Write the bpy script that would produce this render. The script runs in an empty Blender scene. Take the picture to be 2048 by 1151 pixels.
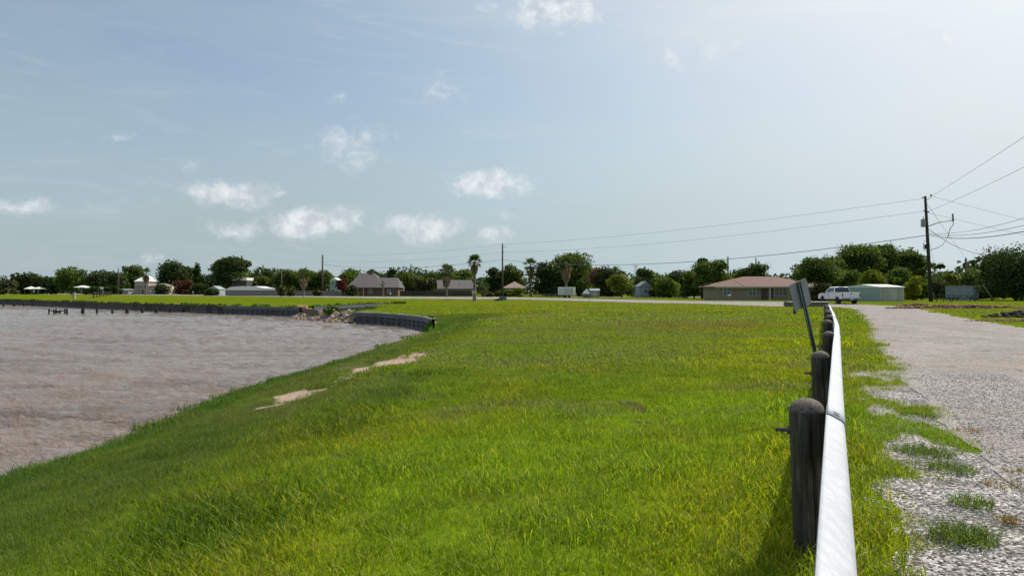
import bpy, bmesh, math, random
import numpy as np
from mathutils import Vector, Matrix
from mathutils.geometry import delaunay_2d_cdt
R = math.radians
rng = np.random.default_rng(7)
random.seed(7)
sc = bpy.context.scene
COL = sc.collection

# ------------------------------------------------------------------ camera, sky, sun, exposure
F = 1400.0; HY = 582.0; EYE = 1.4
cam = bpy.data.cameras.new('camera'); cam.sensor_width = 36; cam.lens = F/2048*36
cam.clip_start = 0.05; cam.clip_end = 6000
camo = bpy.data.objects.new('camera', cam); COL.objects.link(camo)
camo.location = (0, 0, EYE); camo.rotation_euler = (R(90)+math.atan((HY-575.5)/F), 0, 0)
sc.camera = camo
SUN_AZ, SUN_EL = 52.0, 47.0          # azimuth clockwise from +Y
sdir = Vector((math.sin(R(SUN_AZ))*math.cos(R(SUN_EL)), math.cos(R(SUN_AZ))*math.cos(R(SUN_EL)), math.sin(R(SUN_EL))))
sun = bpy.data.lights.new('sun', 'SUN'); sun.energy = 4.0; sun.angle = R(0.55); sun.color = (1.0, 0.955, 0.88)
suno = bpy.data.objects.new('sun', sun); COL.objects.link(suno)
suno.rotation_euler = (-sdir).to_track_quat('-Z', 'Y').to_euler(); suno.location = (30, 30, 40)
sc.view_settings.view_transform = 'Standard'; sc.view_settings.look = 'None'
sc.view_settings.gamma = 1; sc.view_settings.use_curve_mapping = False
sc.view_settings.exposure = 0.25

class NT:
    """small node-tree helper"""
    def __init__(s, nt): s.t = nt; s.n = nt.nodes; s.l = nt.links
    def node(s, kind, **kw):
        n = s.n.new(kind)
        for k, v in kw.items(): setattr(n, k, v)
        return n
    def link(s, a, b): s.l.new(a, b)
    def setin(s, sock, v):
        if isinstance(v, bpy.types.NodeSocket): s.l.new(v, sock)
        else: sock.default_value = v
    def m(s, op, a, b=None, c=None, clamp=False):
        n = s.n.new('ShaderNodeMath'); n.operation = op; n.use_clamp = clamp
        s.setin(n.inputs[0], a)
        if b is not None: s.setin(n.inputs[1], b)
        if c is not None: s.setin(n.inputs[2], c)
        return n.outputs[0]
    def mix(s, f, a, b, blend='MIX'):
        n = s.n.new('ShaderNodeMix'); n.data_type = 'RGBA'; n.blend_type = blend
        s.setin(n.inputs[0], f)
        s.setin(n.inputs[6], (*a, 1) if isinstance(a, tuple) and len(a) == 3 else a)
        s.setin(n.inputs[7], (*b, 1) if isinstance(b, tuple) and len(b) == 3 else b)
        return n.outputs[2]
    def noise(s, vec, scale, detail=3, rough=0.55, dist=0.0, out=0):
        n = s.n.new('ShaderNodeTexNoise'); n.inputs['Scale'].default_value = scale
        n.inputs['Detail'].default_value = detail; n.inputs['Roughness'].default_value = rough
        n.inputs['Distortion'].default_value = dist
        if vec is not None: s.l.new(vec, n.inputs['Vector'])
        return n.outputs[out]
    def ramp(s, v, stops):
        n = s.n.new('ShaderNodeValToRGB'); e = n.color_ramp.elements
        while len(e) < len(stops): e.new(0.5)
        for i, (p, c) in enumerate(stops):
            e[i].position = p; e[i].color = (*c, 1) if len(c) == 3 else c
        s.l.new(v, n.inputs[0]); return n.outputs[0]
    def mapr(s, v, a, b, c=0.0, d=1.0, smooth=True):
        n = s.n.new('ShaderNodeMapRange')
        if smooth: n.interpolation_type = 'SMOOTHSTEP'
        s.l.new(v, n.inputs[0])
        for i, x in enumerate((a, b, c, d)): s.setin(n.inputs[i+1], x)
        return n.outputs[0]
    def vscale(s, v, sx, sy, sz, rz=0.0):
        n = s.n.new('ShaderNodeMapping'); n.inputs['Scale'].default_value = (sx, sy, sz)
        n.inputs['Rotation'].default_value = (0, 0, rz)
        s.l.new(v, n.inputs['Vector']); return n.outputs[0]

def build_world():
    w = bpy.data.worlds.new('World'); sc.world = w; w.use_nodes = True
    w.node_tree.nodes.clear(); t = NT(w.node_tree)
    out = t.node('ShaderNodeOutputWorld'); bg = t.node('ShaderNodeBackground'); bg.inputs[1].default_value = 0.1
    t.link(bg.outputs[0], out.inputs[0])
    sky = t.node('ShaderNodeTexSky', sky_type='NISHITA'); sky.sun_disc = False
    sky.sun_elevation = R(SUN_EL); sky.sun_rotation = R(SUN_AZ)
    sky.air_density = 1.0; sky.dust_density = 1.0; sky.ozone_density = 2.2
    tc = t.node('ShaderNodeTexCoord'); d = tc.outputs['Generated']
    sep = t.node('ShaderNodeSeparateXYZ'); t.link(d, sep.inputs[0])
    x, y, z = sep.outputs
    ay = t.m('MAXIMUM', t.m('ABSOLUTE', y), 0.02)
    u = t.m('DIVIDE', x, ay); v = t.m('DIVIDE', z, ay)
    # thin high veil, whiter towards the sun
    dot = t.node('ShaderNodeVectorMath', operation='DOT_PRODUCT'); t.link(d, dot.inputs[0])
    dot.inputs[1].default_value = sdir
    sa = dot.outputs['Value']
    aur = t.m('POWER', t.m('MAXIMUM', sa, 0.0), 3.0)
    cirr = t.noise(t.vscale(d, 1.2, 3.5, 5.0, R(25)), 1.6, 5, 0.6, 0.6)
    veil_amt = t.m('ADD', t.m('MULTIPLY', t.mapr(cirr, 0.35, 0.75), 0.20), 0.32)
    veil_amt = t.m('ADD', veil_amt, t.m('MULTIPLY', aur, 1.0), clamp=True)
    hor = t.mapr(z, -0.05, 0.32, 0.62, 0.0)
    veil_amt = t.m('ADD', veil_amt, hor, clamp=True)
    vb = t.m('ADD', t.m('MULTIPLY', aur, 5.3), 3.75)
    vc = t.node('ShaderNodeVectorMath', operation='SCALE'); vc.inputs[0].default_value = (0.92, 1.07, 1.17)
    t.link(vb, vc.inputs['Scale'])
    t.link(t.mix(t.mapr(aur, 0.05, 0.6), (0.91, 1.12, 1.18), (1.02, 1.08, 1.12)), vc.inputs[0])
    skyc = t.node('ShaderNodeVectorMath', operation='SCALE'); t.link(sky.outputs[0], skyc.inputs[0]); skyc.inputs['Scale'].default_value = SKY_MUL
    base = t.mix(veil_amt, skyc.outputs[0], vc.outputs[0])
    # streaks of cirrus
    st = t.noise(t.vscale(d, 2.0, 2.0, 12.0, R(-40)), 2.2, 6, 0.65, 1.5)
    base = t.mix(t.m('MULTIPLY', t.mapr(st, 0.50, 0.85), 0.30), base, (5.6, 6.0, 6.4))
    # small cumulus: centre u, centre v, half width, half height, strength
    clouds = [(700,290,75,50,.50),(450,388,95,28,.85),(600,447,62,32,1.),(688,436,50,26,.85),(840,460,75,32,.85),(978,370,90,28,.95),
              (478,458,60,26,.6),(42,414,55,18,.6),(245,268,40,16,.4),(1110,22,110,45,.85),(1355,125,24,30,.5),(968,12,24,18,.5),
              (885,180,50,36,.38),(672,190,30,22,.3),(990,470,40,22,.6),(370,335,34,18,.45),(550,382,40,18,.5),(1015,426,34,16,.4),
              (1440,120,60,60,.3),(310,515,40,12,.35),(1890,75,30,18,.35),(190,412,24,10,.3),(790,270,16,14,.35)]
    uv = t.node('ShaderNodeCombineXYZ'); t.link(u, uv.inputs[0]); t.link(v, uv.inputs[1])
    wn = t.node('ShaderNodeTexNoise'); wn.inputs['Scale'].default_value = 14; wn.inputs['Detail'].default_value = 4
    t.link(uv.outputs[0], wn.inputs['Vector'])
    # warp coordinates a little so the outlines are ragged
    off = t.node('ShaderNodeVectorMath', operation='MULTIPLY_ADD'); t.link(wn.outputs['Color'], off.inputs[0])
    off.inputs[1].default_value = (0.05, 0.03, 0); 
    sh = t.node('ShaderNodeVectorMath', operation='SUBTRACT'); t.link(uv.outputs[0], sh.inputs[0]); sh.inputs[1].default_value = (0.025, 0.015, 0)
    t.link(sh.outputs[0], off.inputs[2])
    acc = None
    for cx, cy, rx, ry, s in clouds:
        cu, cv = (cx-1024)/F, (HY-cy)/F
        a = t.node('ShaderNodeVectorMath', operation='SUBTRACT'); t.link(off.outputs[0], a.inputs[0]); a.inputs[1].default_value = (cu, cv, 0)
        b = t.node('ShaderNodeVectorMath', operation='MULTIPLY'); t.link(a.outputs[0], b.inputs[0]); b.inputs[1].default_value = (F/rx, F/ry, 0)
        c = t.node('ShaderNodeVectorMath', operation='LENGTH'); t.link(b.outputs[0], c.inputs[0])
        g = t.m('MULTIPLY', t.mapr(c.outputs['Value'], 0.0, 1.6, 1.0, 0.0), s)
        acc = g if acc is None else t.m('MAXIMUM', acc, g)
    cn = t.noise(t.vscale(uv.outputs[0], 1, 1.5, 1), 24, 9, 0.66, 0.5)
    dens = t.m('MULTIPLY', t.mapr(t.m('ADD', t.m('MULTIPLY', cn, 1.2), t.m('MULTIPLY', acc, 0.62)), 0.66, 1.02), t.m('POWER', acc, 0.6))
    dens = t.m('MULTIPLY', dens, 1.0, clamp=True)
    lit = t.noise(uv.outputs[0], 40, 4, 0.6)
    cc = t.mix(t.mapr(lit, 0.35, 0.65), (5.0, 5.4, 5.9), (8.0, 8.1, 8.2))
    fin = t.mix(t.m('MULTIPLY', dens, 0.80), base, cc)
    t.link(fin, bg.inputs[0])
SKY_MUL = 1.04
build_world()

# ------------------------------------------------------------------ materials
MATS = {}
def new_mat(name):
    m = bpy.data.materials.new(name); m.use_nodes = True; MATS[name] = m
    t = NT(m.node_tree); p = t.n['Principled BSDF']
    return m, t, p
def coords(t, kind='Object'):
    return t.node('ShaderNodeTexCoord').outputs[kind]
def simple(name, col, rough=0.7, metal=0.0, var=0.25, scale=3.0, bump=0.2, bscale=40.0, spec=0.4, stretch=(1,1,1), var2=0.0):
    m, t, p = new_mat(name)
    g = t.node('ShaderNodeNewGeometry').outputs['Position']
    v = t.vscale(g, *stretch)
    n1 = t.noise(v, scale, 5, 0.6); n2 = t.noise(v, scale*9, 4, 0.6)
    f = t.m('ADD', t.m('MULTIPLY', n1, 0.6), t.m('MULTIPLY', n2, 0.4))
    a = tuple(c*(1-var) for c in col); b = tuple(min(c*(1+var), 1) for c in col)
    c = t.mix(t.mapr(f, 0.3, 0.7), a, b)
    if var2:
        oi = t.node('ShaderNodeObjectInfo').outputs['Random']
        c = t.mix(1.0, c, t.mix(oi, (1-var2,)*3, (1+var2,)*3), 'MULTIPLY')
    t.link(c, p.inputs['Base Color'])
    p.inputs['Roughness'].default_value = rough; p.inputs['Metallic'].default_value = metal
    p.inputs['Specular IOR Level'].default_value = spec
    if bump:
        b_ = t.node('ShaderNodeBump'); b_.inputs['Strength'].default_value = bump; b_.inputs['Distance'].default_value = 0.01
        t.link(t.noise(v, bscale, 4, 0.6), b_.inputs['Height']); t.link(b_.outputs[0], p.inputs['Normal'])
    return m
def leafy(name, dark, light, trans=0.3, scale=0.8):
    m, t, p = new_mat(name)
    g = t.node('ShaderNodeNewGeometry').outputs['Position']
    at = t.node('ShaderNodeAttribute'); at.attribute_name = 'tint'
    n = t.noise(g, scale, 3)
    f = t.m('ADD', t.m('MULTIPLY', at.outputs['Fac'], 0.6), t.m('MULTIPLY', n, 0.4))
    c = t.mix(t.mapr(f, 0.15, 0.85), dark, light)
    d = t.node('ShaderNodeBsdfDiffuse'); tr = t.node('ShaderNodeBsdfTranslucent'); gl = t.node('ShaderNodeBsdfGlossy')
    gl.inputs['Roughness'].default_value = 0.45; gl.inputs['Color'].default_value = (0.5, 0.5, 0.5, 1)
    t.link(c, d.inputs['Color'])
    t.link(t.mix(1.0, c, (1.3, 1.35, 0.6), 'MULTIPLY'), tr.inputs['Color'])
    mx = t.node('ShaderNodeMixShader'); mx.inputs[0].default_value = trans
    t.link(d.outputs[0], mx.inputs[1]); t.link(tr.outputs[0], mx.inputs[2])
    m2 = t.node('ShaderNodeMixShader'); m2.inputs[0].default_value = 0.03
    t.link(mx.outputs[0], m2.inputs[1]); t.link(gl.outputs[0], m2.inputs[2])
    t.link(m2.outputs[0], t.n['Material Output'].inputs['Surface'])
    return m
leafy('oak_leaf', (.034,.058,.012), (.13,.18,.032), .45)
leafy('dark_leaf', (.018,.034,.010), (.070,.100,.022), .35)
leafy('green_leaf', (.040,.078,.010), (.150,.215,.028), .42)
leafy('lime_leaf', (.060,.095,.010), (.22,.25,.022), .35)
leafy('yellow_leaf', (.10,.13,.012), (.36,.36,.02), .35)
leafy('olive_leaf', (.035,.042,.015), (.11,.12,.035))
leafy('red_leaf', (.045,.020,.012), (.15,.055,.030))
leafy('red_flower', (.06,.022,.016), (.22,.055,.04))
leafy('pink_flower', (.12,.05,.05), (.50,.24,.27))
leafy('dry_frond', (.12,.085,.05), (.36,.28,.17), .3)
leafy('palm_leaf', (.018,.035,.010), (.085,.12,.030), .25)
leafy('weed_leaf', (.030,.055,.012), (.12,.16,.03), .3)
simple('bark', (.075,.06,.048), .9, var=.35, scale=2, stretch=(3,3,.6), bump=.6)
simple('palm_bark', (.17,.14,.115), .9, var=.3, scale=3, stretch=(1,1,5))
simple('grey_twig', (.15,.14,.125), .9, var=.3)
simple('pole_wood', (.045,.036,.030), .85, var=.35, scale=2, stretch=(6,6,.5), bump=.4)
simple('far_pole_wood', (.10,.085,.07), .85, var=.25, scale=2, stretch=(6,6,.5))
simple('grey_wood', (.19,.175,.155), .85, var=.3, scale=2.5, stretch=(4,4,1))
simple('dark_wood', (.055,.045,.038), .85, var=.35, scale=2.5, stretch=(4,4,1), var2=.25)
simple('brown_roof', (.118,.106,.102), .85, var=.14, scale=1.2, stretch=(1,3,3))
simple('rust_roof', (.165,.088,.066), .85, var=.16, scale=1.0, stretch=(1,4,4))
simple('tan_roof', (.24,.165,.135), .85, var=.15, scale=1.0)
simple('white_roof', (.78,.76,.70), .5, var=.06, scale=1.0)
simple('grey_roof', (.24,.25,.26), .5, var=.12, scale=1.0)
simple('brown_brick', (.17,.105,.08), .9, var=.25, scale=5)
simple('tan_brick', (.30,.26,.19), .9, var=.15, scale=4)
simple('beige_siding', (.36,.30,.23), .85, var=.1, scale=2)
simple('pale_siding', (.27,.31,.30), .8, var=.08, scale=2)
simple('teal_siding', (.25,.38,.40), .8, var=.08, scale=2)
simple('blue_grey_siding', (.25,.31,.33), .8, var=.1, scale=2)
simple('pale_green_metal', (.36,.44,.40), .55, var=.1, scale=1.5, stretch=(1,1,.4), metal=.0)
simple('cream_metal', (.46,.47,.40), .6, var=.12, scale=1.5, stretch=(1,1,.4))
simple('blue_metal', (.27,.34,.37), .6, var=.1, scale=1.5, stretch=(1,1,.4))
simple('white_paint', (.80,.80,.79), .45, var=.04, scale=2, bump=.05)
simple('trim_white', (.62,.62,.58), .6, var=.06)
simple('trim_cream', (.48,.44,.36), .7, var=.08)
simple('door_dark', (.10,.08,.065), .6)
simple('glass_dark', (.035,.045,.055), .08, var=.15, bump=0, spec=.6)
simple('window_pane', (.09,.12,.14), .08, var=.2, bump=0, spec=.6)
simple('car_paint', (.80,.81,.83), .22, var=.015, bump=0, spec=.5)
simple('chrome', (.30,.30,.31), .28, metal=.85, var=.05, bump=0)
simple('black_plastic', (.025,.025,.027), .55, var=.1, bump=.1)
simple('tyre', (.022,.022,.022), .85, var=.15)
simple('rim_metal', (.45,.46,.48), .3, metal=.8, var=.05, bump=0)
simple('tail_light', (.32,.015,.015), .2, var=.05, bump=0)
simple('plate', (.62,.62,.6), .5, var=.05)
simple('wire', (.035,.037,.04), .6, var=.1, bump=0)
simple('grey_cable', (.10,.11,.12), .6, var=.1, bump=0)
simple('steel_grey', (.19,.21,.22), .5, var=.12, metal=.3)
simple('transformer_grey', (.30,.33,.34), .5, var=.08)
simple('sign_back', (.24,.25,.25), .55, metal=.15, var=.12, scale=4)
simple('sign_post', (.13,.155,.16), .5, metal=.3, var=.2, scale=8)
simple('bolt_steel', (.10,.10,.10), .5, metal=.6, var=.3, scale=20)
simple('galv_grey', (.15,.145,.135), .6, metal=.1, var=.15)
simple('vinyl_dark', (.050,.057,.066), .5, var=.25, scale=1.5, stretch=(1,1,2.5))
simple('waler', (.085,.095,.115), .5, var=.15, scale=2)
simple('cap_pale', (.30,.29,.24), .8, var=.2, scale=2)
simple('old_timber', (.062,.054,.048), .9, var=.4, scale=1.5, stretch=(2,2,.6), var2=.3)
simple('wet_timber', (.022,.02,.019), .6, var=.4, scale=2)
simple('concrete', (.34,.33,.30), .9, var=.15, scale=2)
simple('rusty_drum', (.42,.20,.14), .7, var=.25, scale=4)
simple('rock_pale', (.29,.215,.16), .9, var=.35, scale=3, var2=.2)
simple('rock_white', (.44,.39,.33), .85, var=.15, scale=3)
simple('red_dirt', (.21,.10,.065), .95, var=.4, scale=2.5, bump=.8, bscale=20)
simple('black_dirt', (.075,.058,.048), .95, var=.5, scale=3, bump=.8, bscale=20)
simple('box_blue', (.10,.125,.15), .6, var=.15)
simple('sail_white', (.75,.76,.78), .7, var=.05)

# ------------------------------------------------------------------ object helpers
def tag(o, label=None, cat=None, group=None, kind=None):
    if label: o['label'] = label
    if cat: o['category'] = cat
    if group: o['group'] = group
    if kind: o['kind'] = kind
    return o
def thing(name, label, cat, loc=(0,0,0), rz=0.0, group=None):
    o = bpy.data.objects.new(name, None); COL.objects.link(o); o.location = loc; o.rotation_euler = (0,0,rz)
    o.empty_display_size = 0.2
    return tag(o, label, cat, group)
def link_mesh(name, me, mat, parent=None):
    o = bpy.data.objects.new(name, me); COL.objects.link(o)
    if mat: 
        if not me.materials: me.materials.append(MATS[mat] if isinstance(mat, str) else mat)
    if parent: o.parent = parent
    return o
class MB:
    def __init__(s): s.v = []; s.f = []
    def add(s, vs, fs):
        k = len(s.v); s.v += [tuple(v) for v in vs]; s.f += [tuple(i+k for i in f) for f in fs]; return s
    def box(s, x0, x1, y0, y1, z0, z1, M=None):
        vs = [(x,y,z) for z in (z0,z1) for y in (y0,y1) for x in (x0,x1)]
        if M is not None: vs = [tuple(M @ Vector(v)) for v in vs]
        return s.add(vs, [(0,2,3,1),(4,5,7,6),(0,1,5,4),(2,6,7,3),(1,3,7,5),(0,4,6,2)])
    def tube(s, pts, r, n=8, cap=True):
        pts = [Vector(p) for p in pts]; rs = r if isinstance(r, (list, tuple)) else [r]*len(pts)
        vs = []; 
        for i, p in enumerate(pts):
            d = (pts[min(i+1, len(pts)-1)]-pts[max(i-1, 0)]).normalized()
            a = d.cross(Vector((0,0,1)) if abs(d.z) < .9 else Vector((1,0,0))).normalized(); b = d.cross(a)
            for k in range(n):
                t = 2*math.pi*k/n; vs.append(p+(a*math.cos(t)+b*math.sin(t))*rs[i])
        fs = [(i*n+k, i*n+(k+1)%n, (i+1)*n+(k+1)%n, (i+1)*n+k) for i in range(len(pts)-1) for k in range(n)]
        if cap: fs += [tuple(range(n))[::-1], tuple((len(pts)-1)*n+k for k in range(n))]
        return s.add(vs, fs)
    def prism(s, poly, y0, y1, axis='y', M=None):
        """poly in the plane across the axis: (a,b) -> axis y: (a,·,b); axis x: (·,a,b); axis z: (a,b,·)"""
        f = {'y': lambda a,b,c: (a,c,b), 'x': lambda a,b,c: (c,a,b), 'z': lambda a,b,c: (a,b,c)}[axis]
        n = len(poly); vs = [f(a,b,y0) for a,b in poly]+[f(a,b,y1) for a,b in poly]
        if M is not None: vs = [tuple(M @ Vector(v)) for v in vs]
        return s.add(vs, [tuple(range(n)), tuple(range(2*n-1, n-1, -1))]+[(i,(i+1)%n,n+(i+1)%n,n+i) for i in range(n)])
    def lathe(s, prof, n=16, M=None):
        vs = []
        for r, z in prof:
            for k in range(n):
                t = 2*math.pi*k/n; vs.append((r*math.cos(t), r*math.sin(t), z))
        if M is not None: vs = [tuple(M @ Vector(v)) for v in vs]
        fs = [(i*n+k, i*n+(k+1)%n, (i+1)*n+(k+1)%n, (i+1)*n+k) for i in range(len(prof)-1) for k in range(n)]
        fs += [tuple(range(n))[::-1], tuple((len(prof)-1)*n+k for k in range(n))]
        return s.add(vs, fs)
    def mesh(s, name, smooth=False, fix=True, bevel=0):
        me = bpy.data.meshes.new(name); me.from_pydata(s.v, [], s.f)
        if fix or bevel:
            bm = bmesh.new(); bm.from_mesh(me)
            if bevel: bmesh.ops.bevel(bm, geom=bm.edges[:], offset=bevel, segments=1, affect='EDGES')
            bmesh.ops.recalc_face_normals(bm, faces=bm.faces[:]); bm.to_mesh(me); bm.free()
        if smooth: me.polygons.foreach_set('use_smooth', [True]*len(me.polygons))
        me.update(); return me
    def build(s, name, mat, parent=None, smooth=False, bevel=0):
        return link_mesh(name, s.mesh(name, smooth, True, bevel), mat, parent)
def np_mesh(name, V, Fq, mat, parent=None, tint=None, smooth=False, colors=None):
    """V (n,3), Fq (m,k) equal-size faces, optional per-vertex tint / colour"""
    me = bpy.data.meshes.new(name); V = np.asarray(V, np.float32); Fq = np.asarray(Fq, np.int32); m, k = Fq.shape
    me.vertices.add(len(V)); me.vertices.foreach_set('co', V.ravel())
    me.loops.add(m*k); me.loops.foreach_set('vertex_index', Fq.ravel())
    me.polygons.add(m); me.polygons.foreach_set('loop_start', np.arange(0, m*k, k, dtype=np.int32))
    if smooth: me.polygons.foreach_set('use_smooth', np.ones(m, bool))
    if tint is not None:
        a = me.attributes.new('tint', 'FLOAT', 'POINT'); a.data.foreach_set('value', np.asarray(tint, np.float32))
    if colors is not None:
        for nm, c in colors.items():
            c = np.asarray(c, np.float32)
            if c.ndim == 1:
                a = me.attributes.new(nm, 'FLOAT', 'POINT'); a.data.foreach_set('value', c)
            else:
                a = me.attributes.new(nm, 'FLOAT_COLOR', 'POINT')
                a.data.foreach_set('color', np.c_[c, np.ones(len(c))].astype(np.float32).ravel())
    me.update(calc_edges=True)
    if name == '_': return me
    return link_mesh(name, me, mat, parent)

# ------------------------------------------------------------------ terrain functions
def hash2(ix, iy, seed):
    h = (ix.astype(np.int64)*374761393 + iy.astype(np.int64)*668265263 + seed*974634777) & 0xffffffff
    h = ((h ^ (h >> 13))*1274126177) & 0xffffffff
    return ((h ^ (h >> 16)) & 0xffff)/65535.0
def vn(x, y, seed=0):
    x = np.asarray(x, float); y = np.asarray(y, float)
    ix = np.floor(x); iy = np.floor(y); fx = x-ix; fy = y-iy; fx = fx*fx*(3-2*fx); fy = fy*fy*(3-2*fy)
    a = hash2(ix,iy,seed); b = hash2(ix+1,iy,seed); c = hash2(ix,iy+1,seed); d = hash2(ix+1,iy+1,seed)
    return (a*(1-fx)+b*fx)*(1-fy)+(c*(1-fx)+d*fx)*fy
def fbm(x, y, seed=0, o=4):
    s = 0; a = 0.5; n = 0
    for i in range(o):
        s = s+a*vn(np.asarray(x)*2**i, np.asarray(y)*2**i, seed+i*17); n += a; a *= 0.5
    return s/n
def ss(a, b, x):
    t = np.clip((np.asarray(x, float)-a)/(b-a), 0, 1); return t*t*(3-2*t)
def seg_dist(x, y, pts):
    best = np.full(np.shape(x), 1e9)
    for (ax, ay), (bx, by) in zip(pts[:-1], pts[1:]):
        dx, dy = bx-ax, by-ay; t = np.clip(((x-ax)*dx+(y-ay)*dy)/(dx*dx+dy*dy), 0, 1)
        best = np.minimum(best, np.hypot(x-ax-t*dx, y-ay-t*dy))
    return best
def inside(x, y, poly):
    c = np.zeros(np.shape(x), bool); n = len(poly)
    for i in range(n):
        ax, ay = poly[i]; bx, by = poly[(i+1) % n]
        if ay == by: continue
        cr = ((ay > y) != (by > y)) & (x < (bx-ax)*(y-ay)/(by-ay)+ax); c ^= cr
    return c
def sdist(x, y, poly):      # negative inside
    d = seg_dist(x, y, poly+[poly[0]]); return np.where(inside(x, y, poly), -d, d)

WZ = -1.15
SHORE = [(-7.6,-70),(-6.9,0),(-6.7,9.2),(-6.6,11.6),(-6.8,18),(-6.2,23.3),(-5.6,30),(-5.05,36.4),(-4.75,42.5),(-4.85,44.0)]
WALL1 = [(-4.85,44.0),(-5.9,47.6),(-7.6,51.0),(-9.9,54.2),(-12.7,56.7)]
MOUTH = [(-12.7,56.7),(-14.6,59.6),(-17.4,62.6),(-19.6,66.5),(-21.4,71.0)]
WALL2 = [(-21.4,71.0),(-26.5,75.0),(-32.7,79.5)]
WALL3 = [(-32.7,79.5),(-45,89.4),(-60,102),(-80,119.5),(-100,137),(-150,181),(-200,225),(-300,310)]
WATER = SHORE+WALL1[1:]+MOUTH[1:]+WALL2[1:]+WALL3[1:]+[(-900,600),(-900,-70)]
CHAN = [(-21.4,71.2),(-19.9,79.0),(-17.6,92.0),(-14.2,80.0),(-12.6,70.0),(-12.9,58.5),(-16.9,63.6)]
RAIL = [(-2.30,-5.0),(0.0,0.0),(1.84,4.0),(3.70,8.0),(5.10,11.0),(6.03,13.0),(7.38,16.0),(9.93,21.7),(13.62,30.0),(16.75,37.2)]
def rail_side(x, y):        # signed distance, + = road side of the rail line
    return (np.asarray(x)-0.4595*np.asarray(y))*0.9087
def base_h(x, y):
    b = -0.30*ss(4, -9, x)*(1-ss(95, 165, y))
    b = b+0.10*ss(6, 14, rail_side(x, y))*ss(50, 85, y)
    return b
MOUTHZ = [(-13.0,57.2),(-21.2,70.6),(-22.5,69.5),(-14,55.5)]
def h0(x, y):
    x = np.asarray(x, float); y = np.asarray(y, float)
    b = base_h(x, y)
    ds = seg_dist(x, y, SHORE); sgn = np.where(inside(x, y, WATER), -1, 1); d = ds*sgn
    d = d+(y < 43)*(.55*(fbm(x*.55, y*.55, 401, 4)-.5)); w = 4.6-1.0*ss(25, 42, y)
    t = np.clip(d/w, -0.5, 1)
    bank = np.where(t < 0, WZ+t*1.6, WZ+(b-WZ)*(1-(1-np.clip(t,0,1))**1.45))
    near = (y < 46)
    z = np.where(near & (d < w), bank, b)
    fade = ss(44, 46, y)
    z = np.where((y >= 44) & (y < 50) & (d < w) & (d > 0), bank+(b-bank)*ss(44, 47.5, y), z)
    lawn = ss(-0.2, -1.5, rail_side(x, y))*ss(0.0, 1.5, d)
    z = z+lawn*(0.10*(fbm(x*.35, y*.35, 3)-.5)+0.035*(fbm(x*1.8, y*1.8, 5, 2)-.5))*(1-ss(60, 100, y))
    # inlet behind the riprap
    dc = sdist(x, y, CHAN)
    z = np.where(dc < 0, z+(-0.95+0.35*ss(70, 90, y)-z)*ss(0, -.8, dc), z)
    # small washed-out hollows on the bank
    for px, py, rx, ry, dz in HOLLOWS:
        z = z-dz*np.exp(-(((x-px)/rx)**2+((y-py)/ry)**2))
    return z
HOLLOWS = []
def G(px, py, drop=None):
    """ground point seen at a pixel of the photograph's grid"""
    k = (py-HY)/F; Y = EYE/k
    for _ in range(12):
        z = float(h0(np.array([(px-1024)/F*Y]), np.array([Y]))[0]); Y = (EYE-z)/k
    return ((px-1024)/F*Y, Y)
def GZ(x, y): return float(h0(np.array([x]), np.array([y]))[0])
HOLLOWS = [(*G(602, 787), .78, 1.35, .10), (*G(645, 768), .22, .5, .05), (*G(706, 742), .30, 1.5, .10), (*G(790, 717), .85, 1.5, .12)]
# road outline (one sheet: near road, junction, cross road to the left)
RE = lambda z, o: (0.4595*z+o, z)
ROAD = [RE(-14,1.35), RE(0,1.30), RE(3,1.25), RE(6,1.2), RE(9,1.15), RE(12,1.1), RE(16.6,1.05), RE(22,1.2), RE(28.8,1.45), RE(36,1.4), RE(45.6,1.3), RE(52,1.6),
        (27.0,58.5), (26.6,60.8), (24.0,62.0)]+[G(*p) for p in ((1380,607.6),(1160,601.5),(1000,597.6),(780,596.6),(600,593.6),(400,591.2),(200,588.7),(60,587.9),(-300,586.8))]
ROAD += [G(*p) for p in ((-300,585.9),(60,586.6),(200,587.2),(400,589.2),(600,591.2),(780,593.3),(1000,593.6),(1160,597),(1380,601.4),(1570,603.4))]
ROAD += [(37.5,85),(36.8,75),(36.4,66),RE(60,7.0),RE(52,6.9),RE(40,6.9),RE(33.8,6.9),RE(26.8,7.2),RE(18,7.1),RE(8,7.1),RE(-14,7.1)]
DRIVE = [G(*p) for p in ((1130,594.3),(1440,594.9),(1440,593.6),(1130,593.2))]

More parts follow.
